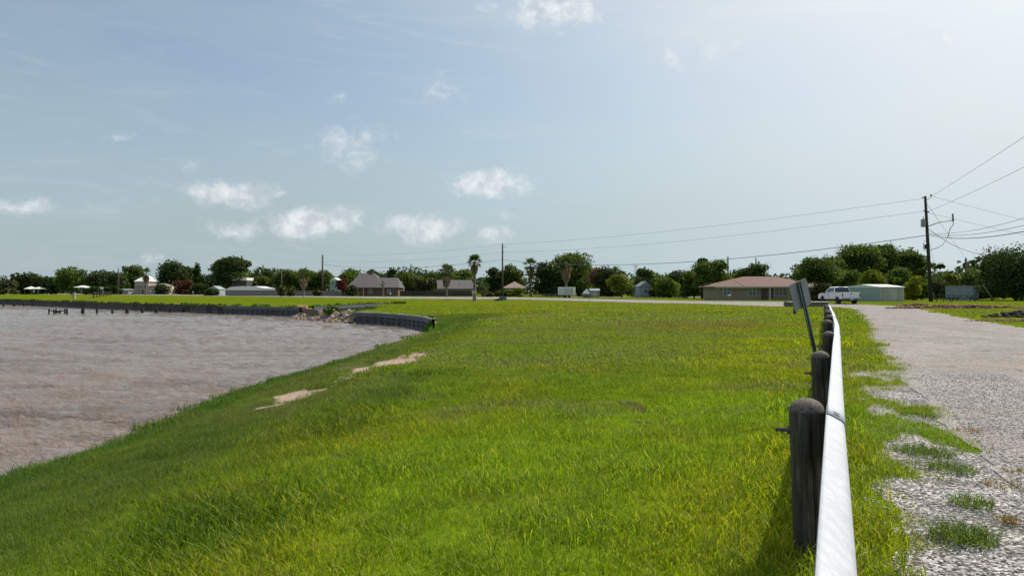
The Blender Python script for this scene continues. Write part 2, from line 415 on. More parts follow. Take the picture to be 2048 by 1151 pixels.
C_LAWN = np.array((.155,.232,.012)); C_YEL = np.array((.225,.255,.012)); C_DARK = np.array((.074,.135,.010)); C_OLIVE = np.array((.092,.145,.024))
C_DRY = np.array((.25,.20,.095)); C_SOIL = np.array((.075,.055,.038)); C_SAND = np.array((.42,.31,.23)); C_GRAVEL = np.array((.33,.30,.28))
def lerp(a, b, t): return a+(b-a)*np.asarray(t)[:, None]
def surface(x, y):
    """returns grass colour, soil colour, grass cover 0..1, gravel 0..1, grass length factor"""
    x = np.asarray(x, float).ravel(); y = np.asarray(y, float).ravel()
    d = seg_dist(x, y, SHORE); rs = rail_side(x, y); far = ss(35, 90, y)
    n1 = fbm(x*.16, y*.16, 11); n2 = fbm(x*.7, y*.5, 23); n3 = fbm(x*2.3, y*2.3, 31, 3); n4 = fbm(x*.05, y*.03, 41)
    c = np.tile(C_LAWN, (len(x), 1))
    c = lerp(c, C_YEL, ss(.42, .68, n2*.55+n1*.45)*.8)
    c = lerp(c, C_DARK, ss(.52, .72, n3*.45+n1*.55)*.55)
    c = lerp(c, np.array((.215,.235,.030)), far*.45*ss(.3, .6, n4))
    # longer brighter green growth near the rail, shorter duller turf in the middle of the lawn
    lush = ss(-3.6, -1.2, rs+1.6*(n1-.5))*(y < 30)+(1-ss(5.5, 9.5, y+3*(n1-.5)))*(d > 5)
    c = c*(1+.22*np.clip(lush, 0, 1))[:, None]
    dull = ss(9, 14, y+4*(n1-.5))*(1-ss(34, 48, y))*(1-ss(-3.2, -1.8, rs))*(d > 4.5)
    c = lerp(c, np.array((.165,.222,.050)), dull*(.30+.55*ss(.42, .6, fbm(x*.22+5, y*.4, 201, 4))))
    gy = ss(.56, .70, fbm(x*.5, y*.9, 222, 4))*(y > 8)*(1-far); c = lerp(c, np.array((.17,.19,.085)), gy*.5)
    br_ = ss(.60, .72, fbm(x*1.4+7, y*1.4, 240, 3))*(1-far); c = lerp(c, np.array((.16,.12,.035)), br_*.16)
    bank = (y < 52)*(1-ss(3.2, 5.0, d))*(rs < -1)
    c = lerp(c, C_OLIVE, bank*(.75+.25*ss(.35, .6, n2)))
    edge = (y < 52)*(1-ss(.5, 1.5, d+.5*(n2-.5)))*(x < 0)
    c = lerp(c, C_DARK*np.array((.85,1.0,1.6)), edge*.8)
    dry = ss(.60, .74, fbm(x*.45+9, y*.3, 57))*(1-far)*(y > 6)
    c = lerp(c, C_DRY, dry*.16)
    px = 1024+F*x/np.maximum(y, .5); py = HY+F*EYE/np.maximum(y, .5)
    # worn wheel tracks across the lawn
    t1 = seg_dist(x, y, [G(700,735),G(860,668),G(960,643),G(1150,624),G(1400,610)]); t2 = seg_dist(x, y, [G(830,690),G(930,650),G(1010,636)])
    tr = np.exp(-(t1/.55)**2)*.55+np.exp(-(t2/.30)**2)*.5
    tr = tr*ss(.3, .6, fbm(x*.8, y*.5, 77))*(y > 14)
    c = lerp(c, np.array((.22,.22,.11)), np.clip(tr, 0, 1))
    bp = G(1450, 652); br = np.exp(-(((x-bp[0])/4.5)**2+((y-bp[1])/3.2)**2))*ss(.3, .6, n2)
    c = lerp(c, np.array((.20,.155,.04)), br*.7)
    # pale strip by the cross road
    rr = seg_dist(x, y, ROAD[14:19])
    c = lerp(c, C_DRY*np.array((.8,.95,.6)), (1-ss(.3, 1.8+2*far, rr))*.55)
    crest = np.exp(-((d-4.9-1.2*(fbm(x*.3, y*.3, 301)-.5))/.55)**2)*ss(.40, .62, fbm(x*.9, y*.9, 310, 3))*(y < 13)*(rs < -1.2)
    c = lerp(c, np.array((.060,.135,.012)), crest*.75)
    cover = np.ones(len(x)); grav = np.zeros(len(x)); ln = (.8+.5*n2)*(1-.30*bank)*(1+.45*crest)*(1+.5*ss(.62,.72,fbm(x*2.1,y*2.1,333,2)))
    soil = np.tile(C_SOIL, (len(x), 1))
    # washed-out sand on the bank
    for (hx, hy, rx, ry, dz) in HOLLOWS:
        e = ((x-hx)/(rx*1.05))**2+((y-hy)/(ry*1.15))**2+2.2*(fbm(x*2.6, y*1.6, 91, 5)-.5)
        m = 1-ss(.55, .95, e); cover = cover*(1-m); soil = lerp(soil, C_SAND, m)
    # bare scrapes in the lawn
    sp = ss(.74, .78, fbm(x*1.3+3, y*1.3, 63, 3))*(rs < -1)*(y < 40); cover = cover*(1-.75*sp)
    mz = 1-ss(1.6, 2.6, seg_dist(x, y, MOUTH)); soil = lerp(soil, np.array((.16,.13,.10)), mz*(y > 50)); cover = cover*(1-mz*(y > 50))
    # shoulder between rail and road
    side = ss(-.05, .12, rs)
    near = 1-ss(9, 17, y)
    cl = fbm(x*1.7+4, y*.85, 101, 4)+.25*(fbm(x*5, y*5, 111, 2)-.5)
    lim = .50+.12*ss(.2, 1.1, rs)-.13*(1-ss(.12,.55,rs))
    g = ss(lim-.03, lim+.03, cl)
    cov_sh = g*near+(1-near)*(1-ss(.85, 1.45+.3*ss(24,30,y), rs+.9*(n2-.5)*1.2))
    rd = sdist(x, y, ROAD)
    insh = side*(rd > -6)*(rs < 3.2)*(y < 60)
    cover = cover*(1-insh)+insh*np.clip(cov_sh, 0, 1)*(rs < 1.9)
    grav = np.clip(insh*(1-ss(26, 34, y)*.5), 0, 1)*(rd > -4)
    soil = lerp(soil, C_GRAVEL, np.clip(grav, 0, 1))
    c = lerp(c, np.array((.125,.185,.028)), insh*.5*(n3))
    edge_r = (1-ss(.0, .5, rd))*(rs > 3); soil = lerp(soil, np.array((.33,.31,.27)), edge_r); cover = cover*(1-edge_r*.9)
    c = np.clip(c, 0.003, 1)
    return c, soil, np.clip(cover, 0, 1), grav, ln

# ------------------------------------------------------------------ ground sheet
def build_ground():
    ang = np.concatenate([np.linspace(-40, 40, 260), np.linspace(40, 320, 90)[1:-1]])
    ang = np.radians(ang); na = len(ang)
    rad = np.concatenate([[0.05], 0.5*1.03**np.arange(0, 292)]); nr = len(rad)
    A, Rr = np.meshgrid(ang, rad); X = (np.sin(A)*Rr).ravel(); Y = (np.cos(A)*Rr).ravel()
    Z = h0(X, Y)
    rd = sdist(X, Y, ROAD); Z = Z-np.where(Y < 30, .022, .09)*(rd < np.where(Y < 30, -.35, -.05))
    Z = Z-0.09*(sdist(X, Y, DRIVE) < 0)
    inw = inside(X, Y, WATER); ds = seg_dist(X, Y, SHORE); keep = (~inw) | ((ds < 1.6) & (Y < 43.5))
    i = np.arange(nr-1)[:, None]*na; j = np.arange(na)[None, :]; j2 = (j+1) % na
    Q = np.stack([i+j, i+j2, i+na+j2, i+na+j], -1).reshape(-1, 4)
    kq = keep[Q]; part = kq.any(1) & ~kq.all(1)
    bverts = np.unique(Q[part].ravel()); bverts = bverts[~keep[bverts] & (Y[bverts] > 43.0)]
    walls = WALL1+MOUTH[1:]+WALL2[1:]+WALL3[1:]
    for b in bverts:
        best = None
        for (ax, ay), (bx, by) in zip(walls[:-1], walls[1:]):
            dx, dy = bx-ax, by-ay; t = min(1, max(0, ((X[b]-ax)*dx+(Y[b]-ay)*dy)/(dx*dx+dy*dy)))
            q = (ax+t*dx, ay+t*dy); dd = math.hypot(q[0]-X[b], q[1]-Y[b])
            if best is None or dd < best[0]: best = (dd, q)
        if best[0] < 14:
            X[b], Y[b] = best[1]; keep[b] = True
    if len(bverts): Z[bverts] = np.where(sdist(X[bverts], Y[bverts], MOUTHZ) < .5, WZ-.1, base_h(X[bverts], Y[bverts]))
    drop = ~keep[Q].all(1)
    Q = Q[~drop]
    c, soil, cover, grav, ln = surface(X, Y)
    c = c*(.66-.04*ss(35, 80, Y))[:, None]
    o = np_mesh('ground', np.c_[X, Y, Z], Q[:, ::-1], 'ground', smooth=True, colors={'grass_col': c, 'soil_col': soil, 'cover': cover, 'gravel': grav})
    tag(o, kind='structure'); return o
def ground_mat():
    m, t, p = new_mat('ground')
    g = t.node('ShaderNodeNewGeometry').outputs['Position']
    def A(n, o='Color'):
        a = t.node('ShaderNodeAttribute'); a.attribute_name = n; return a.outputs[o]
    gc, so, cv, gr = A('grass_col'), A('soil_col'), A('cover', 'Fac'), A('gravel', 'Fac')
    f1 = t.noise(g, 9, 6, 0.7); f2 = t.noise(g, 55, 4, 0.7); f3 = t.noise(g, 1.6, 6, .65)
    var = t.m('ADD', t.m('MULTIPLY', f1, .5), t.m('ADD', t.m('MULTIPLY', f2, .25), t.m('MULTIPLY', f3, .35)))
    gcol = t.mix(1.0, gc, t.mix(t.mapr(var, .35, .75), (.62,.66,.6), (1.35,1.28,1.3)), 'MULTIPLY')
    # gravel stones: voronoi cells
    vo = t.node('ShaderNodeTexVoronoi'); vo.inputs['Scale'].default_value = 58; t.link(g, vo.inputs['Vector'])
    vcol = t.node('ShaderNodeSeparateColor'); t.link(vo.outputs['Color'], vcol.inputs[0])
    st = t.ramp(vcol.outputs[0], [(0, (.07,.06,.055)), (.35, (.22,.195,.18)), (.65, (.42,.385,.36)), (1, (.78,.74,.70))])
    gravc = t.mix(t.mapr(t.noise(g, 2.2, 4), .45, .62), st, t.mix(.5, st, (.06,.05,.045)))
    soilc = t.mix(1.0, so, t.mix(t.mapr(t.m('ADD', t.m('MULTIPLY', f1, .5), t.m('MULTIPLY', f2, .5)), .35, .65), (.55,.55,.55), (1.4,1.4,1.4)), 'MULTIPLY')
    soilc = t.mix(gr, soilc, gravc)
    cvn = t.mapr(t.m('ADD', cv, t.m('MULTIPLY', t.m('SUBTRACT', f1, .5), .9)), .42, .58)
    c = t.mix(cvn, soilc, gcol)
    t.link(c, p.inputs['Base Color']); p.inputs['Roughness'].default_value = 1; p.inputs['Specular IOR Level'].default_value = 0
    b = t.node('ShaderNodeBump'); b.inputs['Strength'].default_value = .6; b.inputs['Distance'].default_value = .02
    hh = t.m('ADD', t.m('MULTIPLY', f2, .5), t.m('ADD', t.m('MULTIPLY', f1, .9), t.m('MULTIPLY', t.m('MULTIPLY', vo.outputs['Distance'], gr), -1.2)))
    t.link(hh, b.inputs['Height']); t.link(b.outputs[0], p.inputs['Normal'])
ground_mat(); build_ground()

def road_mat():
    m, t, p = new_mat('road')
    g = t.node('ShaderNodeNewGeometry').outputs['Position']
    vo = t.node('ShaderNodeTexVoronoi'); vo.inputs['Scale'].default_value = 62; t.link(g, vo.inputs['Vector'])
    sp = t.node('ShaderNodeSeparateColor'); t.link(vo.outputs['Color'], sp.inputs[0])
    st = t.ramp(sp.outputs[0], [(0, (.09,.078,.07)), (.3, (.18,.158,.144)), (.65, (.305,.270,.247)), (1, (.56,.505,.465))])
    dark = t.mix(.45, st, (.075,.071,.069))
    big = t.noise(t.vscale(g, 1, .45, 1, R(-24.7)), .9, 6, .62, .4)
    mid = t.noise(g, 4.5, 5, .6)
    f = t.mapr(t.m('ADD', t.m('MULTIPLY', big, .7), t.m('MULTIPLY', mid, .3)), .42, .60)
    c = t.mix(t.m('MULTIPLY', f, .70), st, dark)
    c = t.mix(t.m('MULTIPLY', t.mapr(t.noise(g, .35, 5, .6), .48, .66), .40), c, (.30,.225,.16))
    # fine cracks
    v2 = t.node('ShaderNodeTexVoronoi'); v2.feature = 'DISTANCE_TO_EDGE'; v2.inputs['Scale'].default_value = .55
    wp = t.node('ShaderNodeVectorMath', operation='MULTIPLY_ADD'); 
    nn = t.node('ShaderNodeTexNoise'); nn.inputs['Scale'].default_value = 1.5; nn.inputs['Detail'].default_value = 5; t.link(g, nn.inputs['Vector'])
    t.link(nn.outputs['Color'], wp.inputs[0]); wp.inputs[1].default_value = (1.1,1.1,0); t.link(g, wp.inputs[2]); t.link(wp.outputs[0], v2.inputs['Vector'])
    cr = t.m('MULTIPLY', t.mapr(v2.outputs['Distance'], .004, .016, 1, 0), t.mapr(t.noise(g, .6, 3), .45, .6))
    c = t.mix(t.m('MULTIPLY', cr, .7), c, (.05,.047,.045))
    t.link(c, p.inputs['Base Color']); p.inputs['Roughness'].default_value = .9; p.inputs['Specular IOR Level'].default_value = .2
    b = t.node('ShaderNodeBump'); b.inputs['Strength'].default_value = .5; b.inputs['Distance'].default_value = .008
    t.link(t.m('SUBTRACT', t.m('MULTIPLY', vo.outputs['Distance'], -1.0), cr), b.inputs['Height']); t.link(b.outputs[0], p.inputs['Normal'])
road_mat()
def sheet(name, poly, mat, lift, step, ragged):
    pts = []
    for (ax, ay), (bx, by) in zip(poly, poly[1:]+poly[:1]):
        L = math.hypot(bx-ax, by-ay); r = max(math.hypot((ax+bx)/2, (ay+by)/2), 3); n = max(1, min(60, int(L/max(.18, r*.02))))
        for i in range(n):
            t = i/n; x, y = ax+(bx-ax)*t, ay+(by-ay)*t
            k = ragged*(float(vn(x*1.9, y*1.9, 5))+.6*float(vn(x*6, y*6, 9))-.8)
            pts.append((x+k, y-k*.4))
    n = len(pts); ed = [(i, (i+1) % n) for i in range(n)]; P = list(pts)
    xs = np.arange(-10, 60, step)
    for x in xs:
        for y in np.arange(-12, 100, step): P.append((x+.01*random.random(), y))
    P = np.array(P); io = inside(P[n:, 0], P[n:, 1], pts) & (seg_dist(P[n:, 0], P[n:, 1], pts) > .4)
    P = [Vector(p) for p in pts]+[Vector(p) for p in P[n:][io]]
    vo, eo, fo, *_ = delaunay_2d_cdt(P, ed, [], 1, 1e-5)
    V = np.array([(v.x, v.y, 0) for v in vo]); V[:, 2] = h0(V[:, 0], V[:, 1])+lift
    return tag(np_mesh(name, V, np.array([tuple(f) for f in fo]), mat, smooth=True), kind='structure')
sheet('road', ROAD, 'road', .007, 1.5, .16)
sheet('driveway', DRIVE, 'road', .02, 50, .0)

# ------------------------------------------------------------------ water
def build_water():
    m, t, p = new_mat('water')
    g = t.node('ShaderNodeNewGeometry').outputs['Position']
    n1 = t.noise(t.vscale(g, .12, .3, 1), 1.0, 4, .6)
    c = t.mix(t.mapr(n1, .35, .65), (.188,.138,.106), (.245,.186,.148))
    t.link(c, p.inputs['Base Color']); p.inputs['Roughness'].default_value = .07; p.inputs['IOR'].default_value = 1.33
    p.inputs['Specular IOR Level'].default_value = .5
    b = t.node('ShaderNodeBump'); b.inputs['Strength'].default_value = 1.0; b.inputs['Distance'].default_value = .14
    w1 = t.noise(t.vscale(g, .55, 2.2, 1, R(8)), 1.7, 7, .64, .3); w2 = t.noise(t.vscale(g, .9, 2.0, 1, R(-8)), 7, 4, .6, .2)
    t.link(t.m('ADD', w1, t.m('MULTIPLY', w2, .42)), b.inputs['Height']); t.link(b.outputs[0], p.inputs['Normal'])
    ang = np.radians(np.linspace(-75, 5, 340)); na = len(ang)
    rad = 5*1.0115**np.arange(0, 520); rad = rad[rad < 900]; nr = len(rad)
    A, Rr = np.meshgrid(ang, rad); X = (np.sin(A)*Rr).ravel(); Y = (np.cos(A)*Rr).ravel(); r = Rr.ravel()
    Z = np.zeros(len(X)); 
    wx = fbm(X*.16, Y*.3, 7)*3.2; 
    for L, amp, a, ph in ((3.3,.034,-6,0),(2.1,.030,9,1),(1.25,.022,-14,2),(.8,.014,16,4),(.5,.008,3,3)):
        k = 2*math.pi/L; q = R(a); fade = 1-ss(L*26, L*60, r)
        s = np.sin((X*math.sin(q)+Y*math.cos(q))*k+wx*2.2+ph)
        env = .25+1.6*ss(.3, .7, fbm(X/L*.22, Y/L*.8, int(L*100)))
        Z += amp*env*(.5-np.abs(s)**.8)*fade*2.6
    Z += .05*(fbm(X*.9, Y*1.9, 88)-.5)*(1-ss(40, 90, r))
    i = np.arange(nr-1)[:, None]*na; j = np.arange(na-1)[None, :]
    Q = np.stack([i+j, i+na+j, i+na+j+1, i+j+1], -1).reshape(-1, 4)
    inw = (inside(X, Y, WATER) | (seg_dist(X, Y, SHORE+WALL1+MOUTH+WALL2+WALL3) < np.maximum(1.2, 0)))
    Q = Q[inw[Q].all(1)]
    used = np.unique(Q); mp = np.full(len(X), -1); mp[used] = np.arange(len(used))
    o = np_mesh('water', np.c_[X, Y, Z+WZ][used], mp[Q][:, ::-1], 'water', smooth=True); tag(o, kind='structure')
build_water()

# ------------------------------------------------------------------ grass
def blade_patch(name, n, rad, wid, hmin, hmax, seed, lean=.5, mat='grass'):
    r = np.random.default_rng(seed)
    a = r.uniform(0, 2*np.pi, n); rr = rad*np.sqrt(r.uniform(0, 1, n)); bx, by = rr*np.cos(a), rr*np.sin(a)
    yaw = r.uniform(0, 2*np.pi, n); H = r.uniform(hmin, hmax, n)*(.6+.4*r.random(n)); ln = H*r.uniform(.15, 1, n)*lean*1.6
    dx, dy = np.cos(yaw), np.sin(yaw); face = yaw+np.pi/2+r.normal(0, .5, n); wx, wy = np.cos(face), np.sin(face); W = wid*r.uniform(.6, 1.2, n)
    V = []; 
    for tt, wf in ((-.05, .8), (.45, 1.0), (.8, .62)):
        cx = bx+dx*ln*tt*tt; cy = by+dy*ln*tt*tt; cz = H*(tt-.18*tt*tt)
        V += [np.c_[cx-wx*W*wf/2, cy-wy*W*wf/2, cz], np.c_[cx+wx*W*wf/2, cy+wy*W*wf/2, cz]]
    cx = bx+dx*ln; cy = by+dy*ln; V.append(np.c_[cx, cy, H*.84])
    V = np.stack(V, 1).reshape(-1, 3); k = np.arange(n)*7
    F3 = np.concatenate([np.c_[k,k+1,k+3], np.c_[k,k+3,k+2], np.c_[k+2,k+3,k+5], np.c_[k+2,k+5,k+4], np.c_[k+4,k+5,k+6]])
    t = np.repeat(r.random(n), 7)
    me = np_mesh('_', V, F3, None, tint=t, smooth=True); me.name = name; me.materials.append(MATS[mat])
    return me
def grass_mat(name, fixed=None):
    m, t, p = new_mat(name)
    if fixed is None:
        a = t.node('ShaderNodeAttribute'); a.attribute_type = 'INSTANCER'; a.attribute_name = 'gcol'; base = a.outputs['Color']
    else:
        rgb = t.node('ShaderNodeRGB'); rgb.outputs[0].default_value = (*fixed, 1); base = rgb.outputs[0]
    tn = t.node('ShaderNodeAttribute'); tn.attribute_name = 'tint'
    v = t.ramp(tn.outputs['Fac'], [(0, (.38,.50,.5)), (.4, (.85,.90,.8)), (.78, (1.35,1.3,1.2)), (.88, (1.5,1.1,2.2)), (1, (2.1,1.4,5.0))])
    c = t.mix(1.0, base, v, 'MULTIPLY')
    d = t.node('ShaderNodeBsdfDiffuse'); tr = t.node('ShaderNodeBsdfTranslucent'); gl = t.node('ShaderNodeBsdfGlossy')
    gl.inputs['Roughness'].default_value = .55
    t.link(c, d.inputs['Color']); t.link(t.mix(1.0, c, (1.5,1.5,.5), 'MULTIPLY'), tr.inputs['Color'])
    mx = t.node('ShaderNodeMixShader'); mx.inputs[0].default_value = .50; t.link(d.outputs[0], mx.inputs[1]); t.link(tr.outputs[0], mx.inputs[2])
    m2 = t.node('ShaderNodeMixShader'); m2.inputs[0].default_value = .010; t.link(mx.outputs[0], m2.inputs[1]); t.link(gl.outputs[0], m2.inputs[2])
    t.link(m2.outputs[0], t.n['Material Output'].inputs['Surface'])
grass_mat('grass'); grass_mat('tuft_green', (.10,.165,.016)); grass_mat('tuft_dry', (.20,.14,.05))

def grass_points(dens, zmin, zmax, prob_extra=1.0, seed=1, xmax=1.05, xmin=-1.0):
    r = np.random.default_rng(seed)
    # uniform in the trapezoid in front of the camera, both sides padded
    N = int(dens*(zmax*zmax-zmin*zmin)*.5*(xmax-xmin)); 
    Y = np.sqrt(r.uniform(zmin*zmin, zmax*zmax, N)); X = r.uniform(xmin, xmax, N)*Y
    ok = (X > -8) | (Y > 44)
    X, Y = X[ok], Y[ok]
    inw = inside(X, Y, WATER) & (seg_dist(X, Y, SHORE) > .12); rd = sdist(X, Y, ROAD)
    c, soil, cover, grav, ln = surface(X, Y)
    ok = (~inw) & (rd > -.05) & (r.random(len(X)) < cover) & (sdist(X, Y, CHAN) > -.2)
    # keep clear of the road past the shoulder
    ok &= ~((rail_side(X, Y) > 1.9) & (rd < .15))
    X, Y, c, ln, grav = X[ok], Y[ok], c[ok], ln[ok], grav[ok]
    ds = seg_dist(X, Y, SHORE)
    ln = ln*(1+.7*(ds < .9)*(X < 0)*(Y < 46))*(1+.5*((np.abs(rail_side(X, Y)+.12) < .3)))*(1-.15*(grav > .5))
    Z = h0(X, Y)-.004
    return X, Y, Z, c, ln, r
def grass_object(name, meshes, pts, smin, smax, label=None):
    X, Y, Z, c, ln, r = pts; n = len(X)
    me = bpy.data.meshes.new(name); me.vertices.add(n); me.vertices.foreach_set('co', np.c_[X, Y, Z].astype(np.float32).ravel())
    a = me.attributes.new('gcol', 'FLOAT_COLOR', 'POINT'); a.data.foreach_set('color', np.c_[c, np.ones(n)].astype(np.float32).ravel())
    a = me.attributes.new('scl', 'FLOAT', 'POINT'); a.data.foreach_set('value', (ln*r.uniform(smin, smax, n)).astype(np.float32))
    a = me.attributes.new('yaw', 'FLOAT', 'POINT'); a.data.foreach_set('value', r.uniform(0, 6.283, n).astype(np.float32))
    o = bpy.data.objects.new(name, me); COL.objects.link(o)
    col = bpy.data.collections.new('grass_patches')
    for k, mm in enumerate(meshes): col.objects.link(bpy.data.objects.new('grass_patch', mm))
    ng = bpy.data.node_groups.new('grass_scatter', 'GeometryNodeTree')
    ng.interface.new_socket('Geometry', in_out='INPUT', socket_type='NodeSocketGeometry'); ng.interface.new_socket('Geometry', in_out='OUTPUT', socket_type='NodeSocketGeometry')
    N = ng.nodes; L = ng.links
    gi = N.new('NodeGroupInput'); go = N.new('NodeGroupOutput'); ci = N.new('GeometryNodeCollectionInfo')
    ci.inputs['Collection'].default_value = col; ci.inputs['Separate Children'].default_value = True; ci.inputs['Reset Children'].default_value = True
    m2p = N.new('GeometryNodeMeshToPoints'); inst = N.new('GeometryNodeInstanceOnPoints')
    inst.inputs['Pick Instance'].default_value = True
    ri = N.new('FunctionNodeRandomValue'); ri.data_type = 'INT'; 
    ii = [s for s in ri.inputs if s.type == 'INT']; ii[0].default_value = 0; ii[1].default_value = len(meshes)-1
    sA = N.new('GeometryNodeInputNamedAttribute'); sA.data_type = 'FLOAT'; sA.inputs[0].default_value = 'scl'
    yA = N.new('GeometryNodeInputNamedAttribute'); yA.data_type = 'FLOAT'; yA.inputs[0].default_value = 'yaw'
    cx = N.new('ShaderNodeCombineXYZ'); L.new(yA.outputs[0], cx.inputs[2])
    L.new(gi.outputs[0], m2p.inputs[0]); L.new(m2p.outputs[0], inst.inputs['Points']); L.new(ci.outputs[0], inst.inputs['Instance'])
    L.new([s for s in ri.outputs if s.type == 'INT'][0], inst.inputs['Instance Index'])
    e2r = N.new('FunctionNodeEulerToRotation'); L.new(cx.outputs[0], e2r.inputs[0]); L.new(e2r.outputs[0], inst.inputs['Rotation']); L.new(sA.outputs[0], inst.inputs['Scale'])
    L.new(inst.outputs[0], go.inputs[0])
    md = o.modifiers.new('scatter', 'NODES'); md.node_group = ng
    tag(o, label, 'grass', kind='stuff'); return o
P1 = [blade_patch('grass_blades', 84, .17, .0042, .025, .092, s, .75) for s in range(5)]
P2 = [blade_patch('grass_blades', 90, .27, .0085, .03, .085, s+20, .75) for s in range(4)]
P3 = [blade_patch('grass_blades', 80, .50, .022, .045, .095, s+40, .9) for s in range(4)]
grass_object('lawn_grass', P1, grass_points(62, 1.6, 13, seed=1), .75, 1.2, 'bright green uncut lawn blades closest to the guardrail')
grass_object('lawn_grass', P2, grass_points(24, 12.5, 32, seed=2), .75, 1.2, 'bright green lawn blades in the middle of the slope')
grass_object('lawn_grass', P3, grass_points(6, 30, 80, seed=3, xmin=-.5, xmax=.9), .75, 1.15, 'short lawn blades in the far part of the green')

# ------------------------------------------------------------------ vegetation builders
def leaf_cloud(centers, radii, n, leaf, r, flat=1.0, fill=.25, tgrad=.0):
    centers = np.array(centers, float); radii = np.array(radii, float)     # radii (m,3)
    wgt = (radii[:, 0]*radii[:, 2]); wgt = wgt/wgt.sum()
    k = r.choice(len(centers), n, p=wgt)
    d = r.normal(0, 1, (n, 3)); d[:, 2] = d[:, 2]*.9+.15; d /= np.linalg.norm(d, axis=1)[:, None]
    rad = np.where(r.random(n) < fill, r.uniform(.3, .9, n), r.uniform(.80, 1.08, n)); rad = np.where(r.random(n) < .07, r.uniform(1.05, 1.22, n), rad)
    bump = 1+.16*np.sin(d[:, 0]*7+k*1.3)*np.cos(d[:, 1]*6+k)+.14*np.sin(d[:, 2]*9+k*2)*np.cos(d[:, 0]*11+k)
    P = centers[k]+d*radii[k]*(rad*bump)[:, None]
    nrm = d*.55+r.normal(0, .55, (n, 3))+np.array((0, 0, .25)); nrm /= np.linalg.norm(nrm, axis=1)[:, None]
    a = np.cross(nrm, r.normal(0, 1, (n, 3))); a /= np.linalg.norm(a, axis=1)[:, None]; b = np.cross(nrm, a)
    s = leaf*r.uniform(.55, 1.35, n)[:, None]
    V = np.stack([P-a*s*.55, P-b*s*.42+nrm*s*.12, P+a*s*.6, P+b*s*.42+nrm*s*.1], 1).reshape(-1, 3)
    Q = np.arange(n*4).reshape(-1, 4)
    lt = r.random(len(centers))[k]*.45+r.random(n)*.55
    return V, Q, np.repeat(lt, 4)
def tree(name, label, cat, px, ytop, wpx, dist, mat, base=None, trunk=.16, depth=None, dens=1.0, lobes=None, ybot=None, group=None, lop=0.0, sparse=1.0, trunk_mat='bark', leafk=1.0):
    r = np.random.default_rng(int(px*7+ytop*13+dist))
    X = (px-1024)/F*dist; gz = GZ(X, dist) if base is None else base
    top = EYE+(HY-ytop)*dist/F; H = top-gz; W = wpx/F*dist/2; D = depth or W*.9
    z0 = trunk*H if ybot is None else EYE+(HY-ybot)*dist/F-gz
    t = thing(name, label, cat, (X, dist, gz), 0, group)
    m = lobes or int(10+W*1.3)
    ch = H-z0; cs = []; rs = []
    for i in range(m):
        a = r.uniform(0, 2*np.pi); q = math.sqrt(r.random())*.72; u = r.random()
        lz = z0+ch*(.18+.68*u); sh = math.sqrt(max(.05, 1-abs((u-.38)/.75)**2.2))
        rr = r.uniform(.26, .42)*min(W, ch*.8)*sparse
        cs.append((W*q*sh*math.cos(a)+lop*W*u, D*q*sh*math.sin(a), min(lz, H-rr*.75))); rs.append((rr*r.uniform(.95, 1.3), rr, rr*r.uniform(.6, .85)))
    if trunk <= .06 and ybot is None:
        for i in range(int(m*.7)):
            a = r.uniform(0, 2*np.pi); q = math.sqrt(r.random())*.85; rr = r.uniform(.2, .34)*min(W, H*.6)
            cs.append((W*q*math.cos(a), D*q*math.sin(a), H*r.uniform(.06, .3))); rs.append((rr*1.25, rr, rr*.8))
    cs.append((lop*W*.5, 0, z0+ch*.5)); rs.append((W*.6*sparse, D*.6, ch*.40))
    area = wpx*(ch*F/dist)/4
    n = int(min(13000, max(450, area*6.5*dens))); leaf = max(.18, 1.75*dist/700)*leafk
    V, Q, tn = leaf_cloud(cs, rs, n, leaf, r)
    V[:, 2] = np.maximum(V[:, 2], .05)
    np_mesh('crown', V, Q, mat, t, tint=tn)
    b = MB(); r0 = max(.1, H*.028)
    b.tube([(0,0,-.3), (.05*r0, 0, z0*.6+.2), (lop*.3, 0, z0+ch*.45)], [r0*1.25, r0, r0*.35], 7)
    for i in range(4):
        c = cs[i]; b.tube([(0, 0, z0*.7+.15*ch*i/4+.2), (c[0]*.5, c[1]*.5, (z0+c[2])*.5), c], [r0*.5, r0*.32, r0*.12], 5)
    b.build('trunk', trunk_mat, t, smooth=True)
    return t
def fan_frond_mesh(L, nseg, seed, fold=.25):
    """petiole + fan of narrow leaflets, in local frame: grows along +X, up = +Z"""
    r = np.random.default_rng(seed); V = []; Fc = []
    pl = L*.45; w = L*.02
    def quad(a, b, c, d):
        k = len(V); V.extend([a, b, c, d]); Fc.append((k, k+1, k+2, k+3))
    quad((0,-w,0), (pl,-w,L*.03), (pl,w,L*.03), (0,w,0))
    for i in range(nseg):
        a = (i/(nseg-1)-.5)*R(175); ln = L*.62*(1-.22*abs(a)/1.9)*r.uniform(.88, 1.08); wd = L*.042
        ca, sa = math.cos(a), math.sin(a); up = L*fold*abs(math.sin(a))*.35; droop = L*r.uniform(.06, .2)
        p0 = (pl, 0, L*.03); m = (pl+ca*ln*.55, sa*ln*.55, L*.03+up); e = (pl+ca*ln, sa*ln, L*.03+up-droop)
        quad(p0, (m[0]-sa*wd, m[1]+ca*wd, m[2]), e, (m[0]+sa*wd, m[1]-ca*wd, m[2]-.01*L))
    me = np_mesh('_', V, Fc, None, tint=np.repeat(r.random(len(Fc)), 4)); me.name = 'fan_frond'; return me
FROND = [fan_frond_mesh(1.0, 15, s) for s in range(3)]
for f in FROND: f.materials.append(MATS['palm_leaf'])
DEAD = [fan_frond_mesh(1.0, 11, s+9, .1) for s in range(2)]
for f in DEAD: f.materials.append(MATS['dry_frond'])
